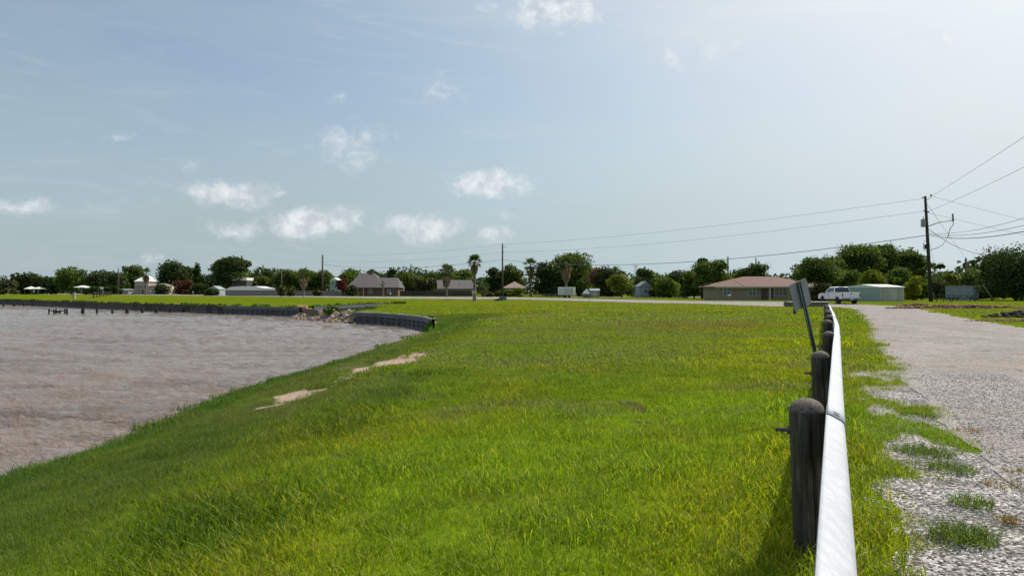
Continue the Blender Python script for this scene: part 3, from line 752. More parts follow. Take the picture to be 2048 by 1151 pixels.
def palm(label, px, ytop, ybase_px, dist, crown_px, skirt_px=0, green=26, dead=14, seed=1, lean=0.0):
    green = int(green*.72)
    r = random.Random(seed)
    X = (px-1024)/F*dist; gz = GZ(X, dist); top = EYE+(HY-ytop)*dist/F-gz; Rr = crown_px/F*dist/2
    t = thing('palm_tree', label, 'palm tree', (X, dist, gz))
    hz = top-Rr*.72; b = MB(); tr = .17+.012*top
    n = 14; pts = [(lean*(i/(n-1))**2, 0, -.2+(hz+.2)*i/(n-1)) for i in range(n)]
    b.tube(pts, [tr*(1.45 if i == 0 else 1.1-.35*i/n)*(1.06 if i % 2 else .96) for i in range(n)], 10); b.build('trunk', 'palm_bark', t, smooth=True)
    for i in range(green):
        el = R(78-118*(i/(green-1))**.9+r.uniform(-8, 8)); az = i*2.39996+r.uniform(-.2, .2)
        o = link_mesh('frond', FROND[i % 3], None, t); o.location = (lean, 0, hz-.02*Rr*i/green*3); s = Rr*r.uniform(.9, 1.1)*1.0
        o.rotation_euler = (r.uniform(-.3, .3), -el, az); o.scale = (s, s, s)
    for i in range(dead):
        u = i/max(1, dead-1); el = R(-48-36*u+r.uniform(-8, 8)); az = i*2.39996+1
        o = link_mesh('dead_frond', DEAD[i % 2], None, t); zz = hz-.12*Rr-skirt_px/F*dist*u; o.location = (lean*.95, 0, zz); s = Rr*r.uniform(.75, .95)
        o.rotation_euler = (r.uniform(-.4, .4), -el, az); o.scale = (s, s, s)
    return t
def bare_tree(label, px, ytop, wpx, dist, seed, ybot=None, mat='grey_twig', leaves=None):
    r = random.Random(seed); X = (px-1024)/F*dist; gz = GZ(X, dist); H = EYE+(HY-ytop)*dist/F-gz; W = wpx/F*dist/2
    t = thing('bare_tree', label, 'tree', (X, dist, gz)); b = MB(); tips = []
    def grow(p, d, L, rad, lev):
        q = p+d*L*.5+Vector((r.uniform(-.1,.1),r.uniform(-.1,.1),.05))*L; e = p+d*L
        b.tube([p, q, e], [rad, rad*.8, rad*.6], 5)
        if lev == 0: tips.append(e); return
        for _ in range(3):
            nd = (d+Vector((r.uniform(-.8,.8), r.uniform(-.6,.6), r.uniform(-.15,.5)))).normalized(); grow(e, nd, L*.66, rad*.55, lev-1)
    grow(Vector((0,0,-.2)), Vector((.1,0,1)).normalized(), H*.40, H*.018, 3)
    v = np.array(b.v); v[:, 2] *= H/v[:, 2].max(); sx = W/max(abs(v[:, 0]).max(), .01); v[:, 0] *= sx; v[:, 1] *= sx
    b.v = [tuple(a) for a in v]; b.build('branches', mat, t)
    if leaves:
        rg = np.random.default_rng(seed); c = [(p.x*sx, p.y*sx, p.z) for p in tips]
        V, Q, tn = leaf_cloud(c, [(W*.14,)*3]*len(c), 500, .35, rg); np_mesh('leaves', V, Q, leaves, t, tint=tn)
    return t

# ------------------------------------------------------------------ far woods (one mass) and treeline
def far_woods():
    r = np.random.default_rng(5); cs = []; rs = []
    def band(p0, p1, dist, y0, y1, n, dj=25):
        for _ in range(n):
            px = r.uniform(p0, p1); d = dist+r.uniform(-dj*.3, dj); yt = r.uniform(y0, y1)+6*math.sin(px*.021)+4*math.sin(px*.067)
            H = max(2.5, EYE+(HY-yt)*d/F); rr = r.uniform(2.2, 4.2)
            cs.append(((px-1024)/F*d, d, H-rr*.7)); rs.append((rr*1.3, rr, rr*.75))
            for q in (.62, .30, .12): cs.append(((px-1024)/F*d+r.uniform(-2, 2), d-1, H*q)); rs.append((rr*1.4, rr*.8, H*.22))
    band(-260, 460, 400, 548, 560, 110); band(430, 900, 300, 541, 551, 90); band(880, 1320, 270, 540, 550, 70); band(1280, 1640, 190, 542, 556, 60)
    band(1600, 1990, 165, 535, 552, 60, 12); band(1940, 2400, 150, 520, 540, 60, 12)
    V, Q, tn = leaf_cloud(cs, rs, 80000, 1.0, r); V[:, 2] = np.maximum(V[:, 2], .1)
    tag(np_mesh('far_woods', V, Q, 'dark_leaf', tint=tn), 'dark mass of woods filling in behind the houses and trees', 'woods', kind='stuff')
far_woods()
T = tree
# left shore, about 300 m away
T('tree','low yellow-green bush mass at the left picture edge behind the far lawn','tree',8,560,60,300,'olive_leaf',trunk=.05)
T('oak_tree','rounded dark oak behind the small white tents, far left','tree',52,545,74,320,'dark_leaf',trunk=.05)
T('oak_tree','low dark oak between the white tents and the tall bright-topped tree','tree',104,552,62,320,'dark_leaf',trunk=.05)
T('tree','tall bright-topped green tree rising behind the small carport','tree',143,529,62,310,'green_leaf',trunk=.08)
T('oak_tree','dark round oak just right of the small carport','tree',200,538,66,315,'dark_leaf',trunk=.05)
T('oak_tree','dark oak beside the thin pole left of the two-storey beige house','tree',232,541,50,318,'dark_leaf',trunk=.05)
T('oak_tree','dark oak standing behind the white gable roof of the beige house','tree',268,529,56,330,'oak_leaf',trunk=.1)
T('oak_tree','largest dark oak behind the right side of the beige two-storey house','tree',345,521,82,322,'dark_leaf',trunk=.06)
T('oak_tree','dark oak crown right of the beige house, above the reddish tree','tree',378,533,50,326,'oak_leaf',trunk=.06)
T('conifer_tree','thin dark spiky conifer poking above the oaks right of the beige house','tree',394,524,20,318,'dark_leaf',trunk=.05,lobes=8)
T('tree','reddish-brown bushy tree at the right of the beige house','tree',371,556,44,290,'red_leaf',trunk=.02)
T('bush','low dark bush along the road right of the reddish tree','bush',402,566,44,285,'dark_leaf',trunk=.0)
T('oak_tree','broad dark tree left of the pale green shed','tree',417,548,50,300,'dark_leaf',trunk=.03)
T('oak_tree','huge dark spreading tree above the long white-roofed building','tree',456,513,78,240,'dark_leaf',trunk=.16,lobes=22)
T('oak_tree','tall green-tipped tree directly right of the huge dark spreading tree','tree',482,512,40,243,'oak_leaf',trunk=.2)
T('tree','small round-topped tree behind the long white-roofed building','tree',538,540,26,250,'dark_leaf',trunk=.1)
T('tree','green tree above the left half of the grey board fence','tree',516,550,50,246,'oak_leaf',trunk=.05)
T('tree','broad green tree left of the shaggy palm by the fence','tree',573,538,64,240,'oak_leaf',trunk=.05)
T('tree','green tree behind the shaggy palm by the fence','tree',612,536,60,244,'green_leaf',trunk=.05,dens=.9)
T('tree','green tree under the tall pole left of the teal house','tree',648,541,60,244,'oak_leaf',trunk=.05)
T('tree','low green-topped tree behind the brown-roofed house, left side','tree',698,536,60,250,'green_leaf',trunk=.05)
T('tree','small tree rising just behind the ridge of the brown-roofed house','tree',745,538,34,250,'oak_leaf',trunk=.05)
T('tree','narrow dark tree with a lumpy top right of the brown-roofed house','tree',783,533,32,235,'dark_leaf',trunk=.05)
T('tree','wide dark tree between the two brown-roofed houses','tree',822,543,58,215,'oak_leaf',trunk=.03)
T('tree','pale green bushy tree left of the thick-skirted palm','tree',850,553,48,205,'olive_leaf',trunk=.03)
T('tree','tree behind the thick-skirted palm','tree',868,541,44,222,'oak_leaf',trunk=.05)
T('tree','green tree between the thick-skirted palm and the tallest palm','tree',925,537,54,222,'green_leaf',trunk=.05)
T('oak_tree','dark tree left of the central utility pole','tree',990,533,44,200,'dark_leaf',trunk=.05)
T('oak_tree','dark round tree right behind the central utility pole','tree',1022,524,54,200,'oak_leaf',trunk=.06)
T('oak_tree','massive tree with green domed top behind the palm by the white trailer','tree',1138,505,98,185,'oak_leaf',trunk=.05,lobes=26)
T('oak_tree','dark lower tree left of the massive domed tree','tree',1094,520,48,184,'dark_leaf',trunk=.05)
T('oak_tree','green tree peeking out right of the massive domed tree','tree',1176,525,46,190,'green_leaf',trunk=.05)
T('flowering_tree','tree with pink blossom right of the massive domed tree','tree',1192,532,36,179,'pink_flower',trunk=.3)
T('oak_tree','wide dark tree right of the pink blossom','tree',1223,527,84,175,'dark_leaf',trunk=.03,lobes=20)
T('tree','yellow-green young tree standing in front of the dark trees by the road','tree',1243,549,58,150,'lime_leaf',trunk=.22,sparse=.9)
T('tree','medium green tree right of the dead branching tree','tree',1290,534,54,170,'oak_leaf',trunk=.05)
T('tree','pale grey-green tree beside the blue-grey house','tree',1318,556,44,158,'olive_leaf',trunk=.03)
T('bush','bright green rounded bush between blue-grey house and tall green tree','bush',1338,555,62,150,'green_leaf',trunk=.0)
T('oak_tree','dark tree behind the bright green rounded bush','tree',1358,537,58,170,'dark_leaf',trunk=.05)
T('tree','dark undergrowth tree left of the rust-roofed house','tree',1388,542,56,140,'oak_leaf',trunk=.04)
T('tree','tall bright green tree left of the rust-roofed house','tree',1424,519,78,135,'green_leaf',trunk=.1,lobes=20)
T('tree','small high tuft of branches on top left of the tall bright green tree','tree',1404,514,24,136,'oak_leaf',trunk=.7)
T('tree','tree rising behind the ridge of the rust-roofed house','tree',1512,522,66,135,'oak_leaf',trunk=.1)
T('tree','dark tree behind the left hip of the rust-roofed house','tree',1470,546,60,138,'oak_leaf',trunk=.05)
# right clump
T('bush','dark bushes in front of the low pale blue building on the far shore','bush',188,572,40,296,'dark_leaf',trunk=.0)
T('bush','dark bushes hiding the long pale wall left of the beige house','bush',226,571,44,298,'dark_leaf',trunk=.0)
T('bush','dark shrubs at the right front of the beige two-storey house','bush',324,566,30,296,'dark_leaf',trunk=.0)
GR = None
T('oak_tree','low spreading tree overhanging the right end of the rust-roofed house','tree',1636,514,120,104,'oak_leaf',trunk=.3,lobes=28,ybot=568)
T('oak_tree','sloping green tree behind the right end of the rust-roofed house','tree',1655,512,110,122,'green_leaf',trunk=.1,lobes=24)
T('oak_tree','tall green tree behind the pickup truck','tree',1712,491,110,125,'oak_leaf',trunk=.1,lobes=28)
T('oak_tree','tallest airy tree behind the pale green metal shed','tree',1778,482,96,128,'oak_leaf',trunk=.12,lobes=26,sparse=.85)
T('oak_tree','airy tree left of the big utility pole','tree',1832,502,62,126,'oak_leaf',trunk=.15,lobes=18,sparse=.8)
T('oak_tree','wide green tree between the tall tree behind the pickup and the tallest airy tree','tree',1745,487,84,130,'green_leaf',trunk=.1,lobes=24)
T('oak_tree','green tree whose crown touches the big utility pole on its left','tree',1815,494,70,131,'oak_leaf',trunk=.12,lobes=20)
T('tree','bright green shrubby tree above the rear of the pickup','tree',1690,541,74,108,'green_leaf',trunk=.04,lobes=18)
T('tree','green shrubby tree behind the left part of the pale green metal shed','tree',1742,535,66,112,'lime_leaf',trunk=.05,lobes=16,dens=.9)
T('tree','green shrubby tree over the roof of the pale green metal shed','tree',1795,532,70,114,'green_leaf',trunk=.05,lobes=16)
T('bush','yellow-green bush at the right corner of the pale green metal shed','bush',1828,549,34,103,'yellow_leaf',trunk=.0)
T('bush','dark green bush between metal shed and big utility pole','bush',1843,562,40,106,'oak_leaf',trunk=.0)
T('bush','olive shrub on the left of the rust-roofed house porch end','bush',1640,566,44,100,'olive_leaf',trunk=.0)
T('bush','greyish green thicket right behind the big utility pole','bush',1882,556,44,108,'olive_leaf',trunk=.0,dens=.8)
T('tree','yellowish thin-leaved tree right of the big utility pole','tree',1902,545,42,112,'lime_leaf',trunk=.05,dens=.8)
T('tree','round green tree behind the blue-grey metal shed','tree',1938,535,64,118,'oak_leaf',trunk=.05,lobes=18)
T('oak_tree','big dense dark tree at the right picture edge','tree',2032,485,150,98,'dark_leaf',trunk=.02,lobes=40,depth=5,dens=1.0)
T('oak_tree','lower left shoulder of dark foliage beside the blue-grey metal shed','tree',1985,503,62,104,'dark_leaf',trunk=.02,lobes=20)
T('oak_tree','dark dense tree beyond the right picture edge','tree',2170,470,150,96,'dark_leaf',trunk=.02,lobes=30)
bare_tree('dead leafless tree with forked branches against the sky right of the dark tree', 1268, 526, 22, 172, 3)
bare_tree('grey nearly leafless small tree left of the rust-roofed house', 1414, 563, 34, 118, 5, leaves='olive_leaf')
bare_tree('twiggy bare-topped tree behind the right end of the rust-roofed house ridge', 1652, 505, 20, 124, 8)
bare_tree('twiggy bare branches right of the tree behind the rust-roofed house', 1532, 522, 20, 133, 9)
bare_tree('thin bare branches between the metal shed trees and the utility pole', 1868, 520, 40, 122, 11, leaves='oak_leaf')
# flowering / small shrubs near the houses
T('flowering_tree','red-flowering tree left of the brown-roofed house','tree',685,557,26,196,'red_flower',trunk=.2)
T('bush','round grey-green shrub before the brown-roofed house','bush',706,569,28,190,'olive_leaf',trunk=.0)
T('bush','dark low bush right of the grey board fence','bush',582,579,16,192,'dark_leaf',trunk=.0)
T('bush','dark low bush left of the red-flowering tree','bush',634,578,22,192,'dark_leaf',trunk=.0)
T('bush','small light bush on the grey board fence','bush',562,569,22,196,'olive_leaf',trunk=.0)
T('bush','dark hedge below the pale green shed','bush',424,577,36,220,'dark_leaf',trunk=.0)
T('bush','light green bush right of the central utility pole','bush',1018,578,36,178,'green_leaf',trunk=.0)
T('bush','bright low bush before the tan hip-roofed house','bush',1034,575,28,176,'lime_leaf',trunk=.0)
T('bush','pale bush left of the central utility pole','bush',997,580,22,176,'olive_leaf',trunk=.0)
T('bush','low olive shrubs at the foot of the tallest palm','bush',975,582,34,172,'olive_leaf',trunk=.0)
palm('shaggy palm with long brown skirt beside the grey board fence', 607, 537, 590, 190, 34, 14, 18, 22, 1)
palm('stout palm with broad brown skirt in front of the smaller brown-roofed house', 893, 530, 594, 176, 40, 14, 26, 24, 2)
palm('tallest slim palm, standing alone at the near side of the road', 949, 511, 598, 128, 36, 10, 30, 18, 3)
palm('palm with dry lower fronds right of the central utility pole', 1061, 518, 590, 185, 36, 10, 26, 18, 4)
palm('palm with long hanging brown skirt in front of the white trailer', 1132, 515, 592, 160, 40, 16, 22, 34, 5)
palm('small squat palm right of the tallest palm', 969, 564, 592, 170, 28, 2, 20, 10, 6)
palm('brown-fronded palm in front of the beige two-storey house', 292, 537, 588, 280, 28, 6, 16, 20, 7)
palm('tiny young palm in front of the brown-roofed house', 766, 562, 590, 186, 14, 0, 12, 4, 8)

# ------------------------------------------------------------------ buildings
def window(parent, x0, x1, z0, z1, y=0.0, mull=1, rows=1, frame='trim_white'):
    f = MB(); w = .07
    f.box(x0-w, x1+w, y-.05, y-.005, z1, z1+w); f.box(x0-w, x1+w, y-.07, y-.005, z0-w, z0); f.box(x0-w, x0, y-.05, y-.005, z0, z1); f.box(x1, x1+w, y-.05, y-.005, z0, z1)
    for i in range(1, mull): xx = x0+(x1-x0)*i/mull; f.box(xx-.035, xx+.035, y-.045, y-.005, z0, z1)
    for i in range(1, rows): zz = z0+(z1-z0)*i/rows; f.box(x0, x1, y-.04, y-.012, zz-.02, zz+.02)
    o = f.build('window', frame, parent); MB().box(x0, x1, y-.02, y-.008, z0, z1).build('pane', 'window_pane', o)
def hip_roof(W, D, ze, zr, ov, gable=False, inset=None, th=.12):
    x0, x1, y0, y1 = -W/2-ov, W/2+ov, -ov, D+ov; r = 0 if gable else (inset if inset is not None else (D/2+ov)); ym = D/2
    b = MB()
    V = [(x0,y0,ze),(x1,y0,ze),(x1,y1,ze),(x0,y1,ze),(x0+r,ym,zr),(x1-r,ym,zr)]
    V2 = [(x,y,z-th) for x,y,z in V[:4]]
    b.add(V+V2, [(0,1,5,4),(1,2,5),(2,3,4,5),(3,0,4),(0,6,7,1),(1,7,8,2),(2,8,9,3),(3,9,6,0),(6,9,8,7)])
    return b
def box_house(label, cat, px0, px1, dist, wall_mat, eave, base_z=None, D=7.0, name='house', rz=0):
    x0 = (px0-1024)/F*dist; x1 = (px1-1024)/F*dist; W = x1-x0; gz = GZ((x0+x1)/2, dist) if base_z is None else base_z
    t = thing(name, label, cat, ((x0+x1)/2, dist, gz), rz); MB().box(-W/2, W/2, 0, D, -.2, eave).build('wall', wall_mat, t)
    return t, W, gz
def ey(y, dist, gz): return EYE+(HY-y)*dist/F-gz
# rust-roofed ranch house
d = 110
t, W, gz = box_house('long low ranch house with rust-red hip roof and tan brick walls', 'house', 1436, 1640, d, 'tan_brick', 2.35, D=8.5, name='ranch_house')
ze, zr = ey(572.5, d, gz), ey(551.5, d, gz)
hip_roof(W, 8.5, ze, zr, .75, inset=6.2).build('roof', 'rust_roof', t)
lx = lambda px: (px-1024)/F*d-((1436+1640)/2-1024)/F*d
MB().box(-W/2-.74, W/2+.74, -.80, -.752, ze-.22, ze-.01).build('fascia', 'trim_cream', t)
for a, b, m_ in ((1447,1461,2),(1497,1512,2),(1550,1573,3)): window(t, lx(a), lx(b), .75, 2.0, mull=m_, rows=2)
window(t, lx(1485), lx(1487.5), 1.1, 1.9, frame='trim_cream')
MB().box(lx(1522), lx(1535), -.03, -.004, 0, 2.15).build('door', 'door_dark', t)
MB().box(lx(1541), lx(1546), -.03, -.004, .3, 2.1).build('door', 'door_dark', t)
MB().box(lx(1536.5), lx(1538.5), -.6, -.48, 0, ze-.2).build('porch_post', 'trim_white', t)
MB().box(lx(1575), lx(1579), -.04, -.004, 0, 2.1).build('shutter', 'trim_cream', t)
# neighbouring low beige building between the ranch house and the truck
t, W, gz = box_house('low beige garage with tan roof seen beside the pickup cab', 'garage', 1628, 1664, 116, 'beige_siding', 2.2, D=6, name='garage')
hip_roof(W, 6, 2.3, 3.1, .3, gable=True).build('roof', 'tan_roof', t); MB().box(-1.2, 1.2, -.04, -.005, 0, 1.95).build('garage_door', 'trim_cream', t)
# large brown roofed house
d = 198
t, W, gz = box_house('large brown-roofed brick house with tall hipped roof', 'house', 716, 796, d, 'brown_brick', 2.5, D=12, name='brown_house')
q = lambda px: (px-1024)/F*d-(756-1024)/F*d
z_e = ey(574.5, d, gz)
b = MB(); zt = ey(545, d, gz)
b.add([(q(694),-.9,z_e),(q(768),-.9,z_e),(q(768),12,z_e),(q(694),12,z_e),(q(712),5.5,zt),(q(742),5.5,zt),(q(694),-.9,z_e-.15),(q(768),-.9,z_e-.15),(q(768),12,z_e-.15),(q(694),12,z_e-.15)],
      [(0,1,5,4),(1,2,5),(2,3,4,5),(3,0,4),(0,6,7,1),(1,7,8,2),(2,8,9,3),(3,9,6,0),(6,9,8,7)]); b.build('roof', 'brown_roof', t)
zt2 = ey(554.5, d, gz); b = MB()
b.add([(q(757),-.5,z_e),(q(799),-.5,z_e),(q(799),10,z_e),(q(757),10,z_e),(q(748),4.5,zt2),(q(791),4.5,zt2),(q(757),-.5,z_e-.15),(q(799),-.5,z_e-.15),(q(799),10,z_e-.15),(q(757),10,z_e-.15)],
      [(0,1,5,4),(1,2,5),(2,3,4,5),(3,0,4),(0,6,7,1),(1,7,8,2),(2,8,9,3),(3,9,6,0),(6,9,8,7)]); b.build('roof', 'brown_roof', t)
window(t, q(738), q(744), .8, 1.9, mull=2); window(t, q(775), q(781), .8, 1.9, mull=2)
MB().box(q(727), q(728.5), -.7, -.5, 0, z_e-.2).build('porch_post', 'trim_cream', t)
MB().box(q(749), q(753), -.03, -.004, 0, 2.0).build('door', 'door_dark', t)
MB().box(-3.2, -2.4, 5.2, 6.0, zt-1.4, zt+.5).build('chimney', 'brown_brick', t)
# second brown roof
d = 195
t, W, gz = box_house('smaller brown-roofed tan house behind the stout palm', 'house', 874, 944, d, 'beige_siding', 2.2, D=9, name='small_house')
z_e = ey(577, d, gz); zt = ey(559, d, gz); q = lambda px: (px-1024)/F*d-(909-1024)/F*d
b = MB(); b.add([(q(875),-.6,z_e),(q(948),-.6,z_e),(q(948),9.6,z_e),(q(875),9.6,z_e),(q(870),4.5,zt),(q(941),4.5,zt),(q(875),-.6,z_e-.15),(q(948),-.6,z_e-.15),(q(948),9.6,z_e-.15),(q(875),9.6,z_e-.15)],
      [(0,1,5,4),(1,2,5),(2,3,4,5),(3,0,4),(0,6,7,1),(1,7,8,2),(2,8,9,3),(3,9,6,0),(6,9,8,7)]); b.build('roof', 'brown_roof', t)
MB().tube([(q(918),1.5,z_e+.4),(q(918),1.5,z_e+1.5)], .08).build('vent_pipe', 'galv_grey', t)
window(t, q(925), q(931), .8, 1.7, mull=2); window(t, q(880), q(885), .8, 1.7)
# tan hip roofed house
t, W, gz = box_house('tan hip-roofed house half hidden right of the central utility pole', 'house', 1010, 1048, 190, 'beige_siding', 2.1, D=9, name='hip_house')
hip_roof(W, 9, ey(575.5,190,gz), ey(562,190,gz), .8, inset=3.4).build('roof', 'tan_roof', t); window(t, -1, 1, .8, 1.7, mull=2)
# house left: beige two-storey
d = 305
t, W, gz = box_house('beige two-storey house with bright white gable roof on the far shore', 'house', 269, 333, d, 'beige_siding', ey(572,d,0), D=10, name='beige_house')
q = lambda px: (px-1024)/F*d-(301-1024)/F*d
MB().box(q(270), q(297), -.4, 8, ey(572,d,gz)+.003, ey(562,d,gz)).build('upper_wall', 'beige_siding', t)
hip_roof(q(297)-q(271), 8, ey(562,d,gz), ey(550,d,gz), .5, inset=2.4).build('roof', 'white_roof', t).location.x = (q(271)+q(297))/2
hip_roof(q(333)-q(300), 8, ey(571.5,d,gz), ey(566,d,gz), .3, inset=3).build('roof', 'tan_roof', t).location.x = (q(333)+q(300))/2
for a in (277, 290, 302): window(t, q(a), q(a+4), .9, 2.2, mull=2)
for a in (276, 288): window(t, q(a), q(a+4), 3.0, 4.0, y=-.4)
MB().box(q(284), q(287), -.04, -.004, 0, 2.1).build('door', 'door_dark', t)
MB().box(q(336), q(347), -1, 3, ey(577,d,gz), ey(573,d,gz)).build('porch_roof', 'white_roof', t)
MB().box(q(341), q(342), -.9, -.7, 0, ey(577,d,gz)).build('porch_post', 'trim_white', t)
def pavilion(label, px0, px1, d, y0, y1, rm, peak=.6, name='carport', cat='carport'):
    x0, x1 = (px0-1024)/F*d, (px1-1024)/F*d; W = x1-x0; gz = GZ(x0, d); z = ey(y1, d, gz); zt = ey(y0, d, gz)
    t = thing(name, label, cat, ((x0+x1)/2, d, gz)); hip_roof(W-.4, 5, z, zt, .2, gable=(peak == 0), inset=W*.4, th=.2).build('roof', rm, t)
    for sx in (-1, 1):
        for yy in (.1, 4.9): MB().tube([(sx*W*.45, yy, -.1), (sx*W*.45, yy, z)], .08, 6).build('post', 'grey_wood', t)
    return t
pavilion('small carport with bright white roof on the far shore', 147, 170, 300, 570.5, 574, 'white_roof')
pavilion('left one of two white peaked tents on the far shore', 48, 60, 300, 572.5, 577, 'white_roof', name='tent', cat='tent')
pavilion('right one of two white peaked tents on the far shore', 62, 77, 300, 573.5, 577, 'white_roof', name='tent', cat='tent')
t, W, gz = box_house('low pale blue building behind the wooden rail fence on the far shore', 'building', 176, 200, 305, 'pale_siding', 2.4, D=6, name='low_building'); hip_roof(W, 6, 2.5, 3.2, .3, gable=True).build('roof', 'grey_roof', t); window(t, -1, 1, .9, 1.8)
t, W, gz = box_house('long pale wall building left of the beige two-storey house', 'building', 214, 256, 308, 'pale_siding', 1.8, D=6, name='low_building'); hip_roof(W, 6, 1.9, 2.5, .3, gable=True).build('roof', 'grey_roof', t); window(t, -2, 0, .6, 1.3)
# pale green shed
t, W, gz = box_house('pale green gabled shed left of the huge dark tree', 'shed', 416, 438, 225, 'pale_siding', 2.0, D=5, name='garden_shed')
MB().prism([(-W/2-.2, 2.0), (W/2+.2, 2.0), (0, 3.1)], -.2, 5.2).build('roof', 'pale_siding', t); window(t, -.7, .5, 1.0, 1.8, mull=2)
# long low building behind the fence
d = 215
t, W, gz = box_house('long low building with bright curved white roof behind the board fence', 'building', 452, 552, d, 'grey_roof', 1.6, D=8, name='long_building')
q = lambda px: (px-1024)/F*d-(502-1024)/F*d
pf = [(q(450), ey(579,d,gz)), (q(462), ey(573.5,d,gz)), (q(485), ey(572,d,gz)), (q(510), ey(572,d,gz)), (q(528), ey(575.5,d,gz)), (q(556), ey(576.5,d,gz)), (q(556), ey(580,d,gz)), (q(450), ey(580,d,gz))]
MB().prism(pf, -.4, 8.4).build('roof', 'white_roof', t); window(t, -2, 0, .4, 1.2)
t, W, gz = box_house('house with flat white roof panel showing under the huge dark tree', 'house', 466, 493, 238, 'dark_wood', ey(561,238,0), D=6, name='flat_house')
MB().box(-W/2-.2, W/2+.2, -.4, 6.2, ey(560.5,238,gz), ey(555,238,gz)).build('roof', 'white_roof', t); window(t, -1, 1, 2, 3)
# teal house
d = 225
t, W, gz = box_house('narrow two-storey teal house with white gable behind the trees', 'house', 660, 677, d, 'teal_siding', ey(561,d,0), D=6, name='teal_house')
MB().prism([(-W/2-.25, ey(561,d,gz)), (W/2+.25, ey(561,d,gz)), (-.2, ey(555,d,gz))], -.3, 6.2).build('roof', 'trim_white', t)
window(t, -.9, -.1, ey(570,d,gz), ey(564,d,gz)); window(t, .35, .95, ey(570,d,gz), ey(564,d,gz)); window(t, -.9, -.1, .9, 2)
# blue-grey house in the trees
t, W, gz = box_house('blue-grey gabled house end among the trees left of the rust-roofed house', 'house', 1279, 1302, 160, 'blue_grey_siding', 2.5, D=6, name='grey_house')
MB().prism([(-W/2-.2, 2.5), (W/2+.2, 2.5), (.2, 3.7)], -.2, 6).build('roof', 'grey_roof', t); window(t, -.3, .5, 1.0, 1.8)
# metal sheds
def metal_shed(label, px0, pxm, px1, d, ye, yt, m_side, m_front, m_roof, base, deep=4.5, seam=None, flip=False):
    # corner at pxm, front face px..; left face recedes
    x0, xm, x1 = [(p-1024)/F*d for p in (px0, pxm, px1)]; gz = GZ(xm, d); z = ey(ye, d, gz); zt = ey(yt, d, gz)
    t = thing('metal_shed', label, 'shed', (xm, d, gz)); a = Vector((x1-xm, .6)) if not flip else Vector((x1-xm, 0))
    b_ = Vector(((x0-xm)*1.0, deep))      # second side going back-left
    if flip: b_ = Vector(((x0-xm)*1.0, .8)); a = Vector(((x1-xm)*1.3, deep))
    P = [Vector((0,0)), a, a+b_, b_]
    def wall(p, q, mat, name, n):
        m = MB(); L = (q-p).length; k = max(4, int(L/.3))
        for i in range(k):
            c0 = p+(q-p)*(i/k); c1 = p+(q-p)*((i+.55)/k); c2 = p+(q-p)*((i+1)/k); nn = Vector(((q-p).y, -(q-p).x)).normalized()*.03
            for u, v, o in ((c0, c1, nn), (c1, c2, Vector((0,0)))):
                m.add([(u.x+o.x,u.y+o.y,-.1),(v.x+o.x,v.y+o.y,-.1),(v.x+o.x,v.y+o.y,z),(u.x+o.x,u.y+o.y,z)], [(0,1,2,3)])
            m.add([(c1.x+nn.x,c1.y+nn.y,-.1),(c1.x,c1.y,-.1),(c1.x,c1.y,z),(c1.x+nn.x,c1.y+nn.y,z)], [(0,1,2,3)])
        m.build(name, mat, t)
    wall(P[0], P[1], m_front, 'front_wall', 1); wall(P[3], P[0], m_side, 'side_wall', 1); wall(P[1], P[2], m_side, 'side_wall', 1); wall(P[2], P[3], m_front, 'back_wall', 1)
    # shallow gable roof, ridge runs parallel to a
    r = MB(); ov = 1.03; c = (P[0]+P[2])/2; Q = [c+(p-c)*1.05 for p in P]; m1 = (Q[0]+Q[3])/2; m2 = (Q[1]+Q[2])/2
    V = [(Q[0].x,Q[0].y,z),(Q[1].x,Q[1].y,z),(Q[2].x,Q[2].y,z),(Q[3].x,Q[3].y,z),(m1.x,m1.y,zt),(m2.x,m2.y,zt)]; V += [(x,y,zz-.12) for x,y,zz in V[:4]]
    r.add(V, [(0,1,5,4),(1,2,5),(2,3,4,5),(3,0,4),(0,6,7,1),(1,7,8,2),(2,8,9,3),(3,9,6,0),(6,9,8,7)]); r.build('roof', m_roof, t)
    if seam:
        s = a*seam; MB().box(s.x-.06, s.x+.06, s.y-.09, s.y-.04, 0, z-.1).build('door_seam', 'black_plastic', t)
        s2 = a*(seam-.34); MB().box(s2.x, s.x-.08, s2.y-.06, s.y-.03, .02, z-.25).build('sliding_door', m_front, t)
    return t
metal_shed('pale green corrugated metal shed with bright white roof beside the pickup', 1722, 1759, 1813, 95, 573, 568, 'pale_green_metal', 'cream_metal', 'white_roof', 0, seam=.74)
metal_shed('blue-grey metal shed between the picnic tables and the big dark tree', 1898, 1946, 1973, 97, 572, 571, 'blue_grey_siding', 'blue_metal', 'grey_roof', 0, deep=2.5, flip=True)
# white trailer
d = 150; x0, x1 = (1117-1024)/F*d, (1151-1024)/F*d; W = x1-x0
t = thing('cargo_trailer', 'white box trailer parked under the long-skirted palm', 'trailer', ((x0+x1)/2, d, 0)); zb, zt = .55, ey(574, d, 0)
MB().box(-W/2, W/2, 0, 2, zb, zt).build('body', 'white_paint', t, bevel=.05)
for i in range(9): MB().box(-W/2+.9+.26*i, -W/2+.98+.26*i, -.03, -.004, zb+.1, zt-.1).build('side_rib', 'galv_grey', t)
for sx in (-.5, .5):
    MB().prism([(sx+.33*math.cos(a*math.pi/8), .33+.33*math.sin(a*math.pi/8)) for a in range(16)], .05, .3).build('wheel', 'tyre', t)
MB().box(-W/2-1.1, -W/2-.003, .9, 1.05, .48, .56).build('drawbar', 'steel_grey', t); MB().box(-W/2+.05, -W/2+.7, -.035, -.004, zb+.1, zt-.2).build('side_door', 'trim_white', t)
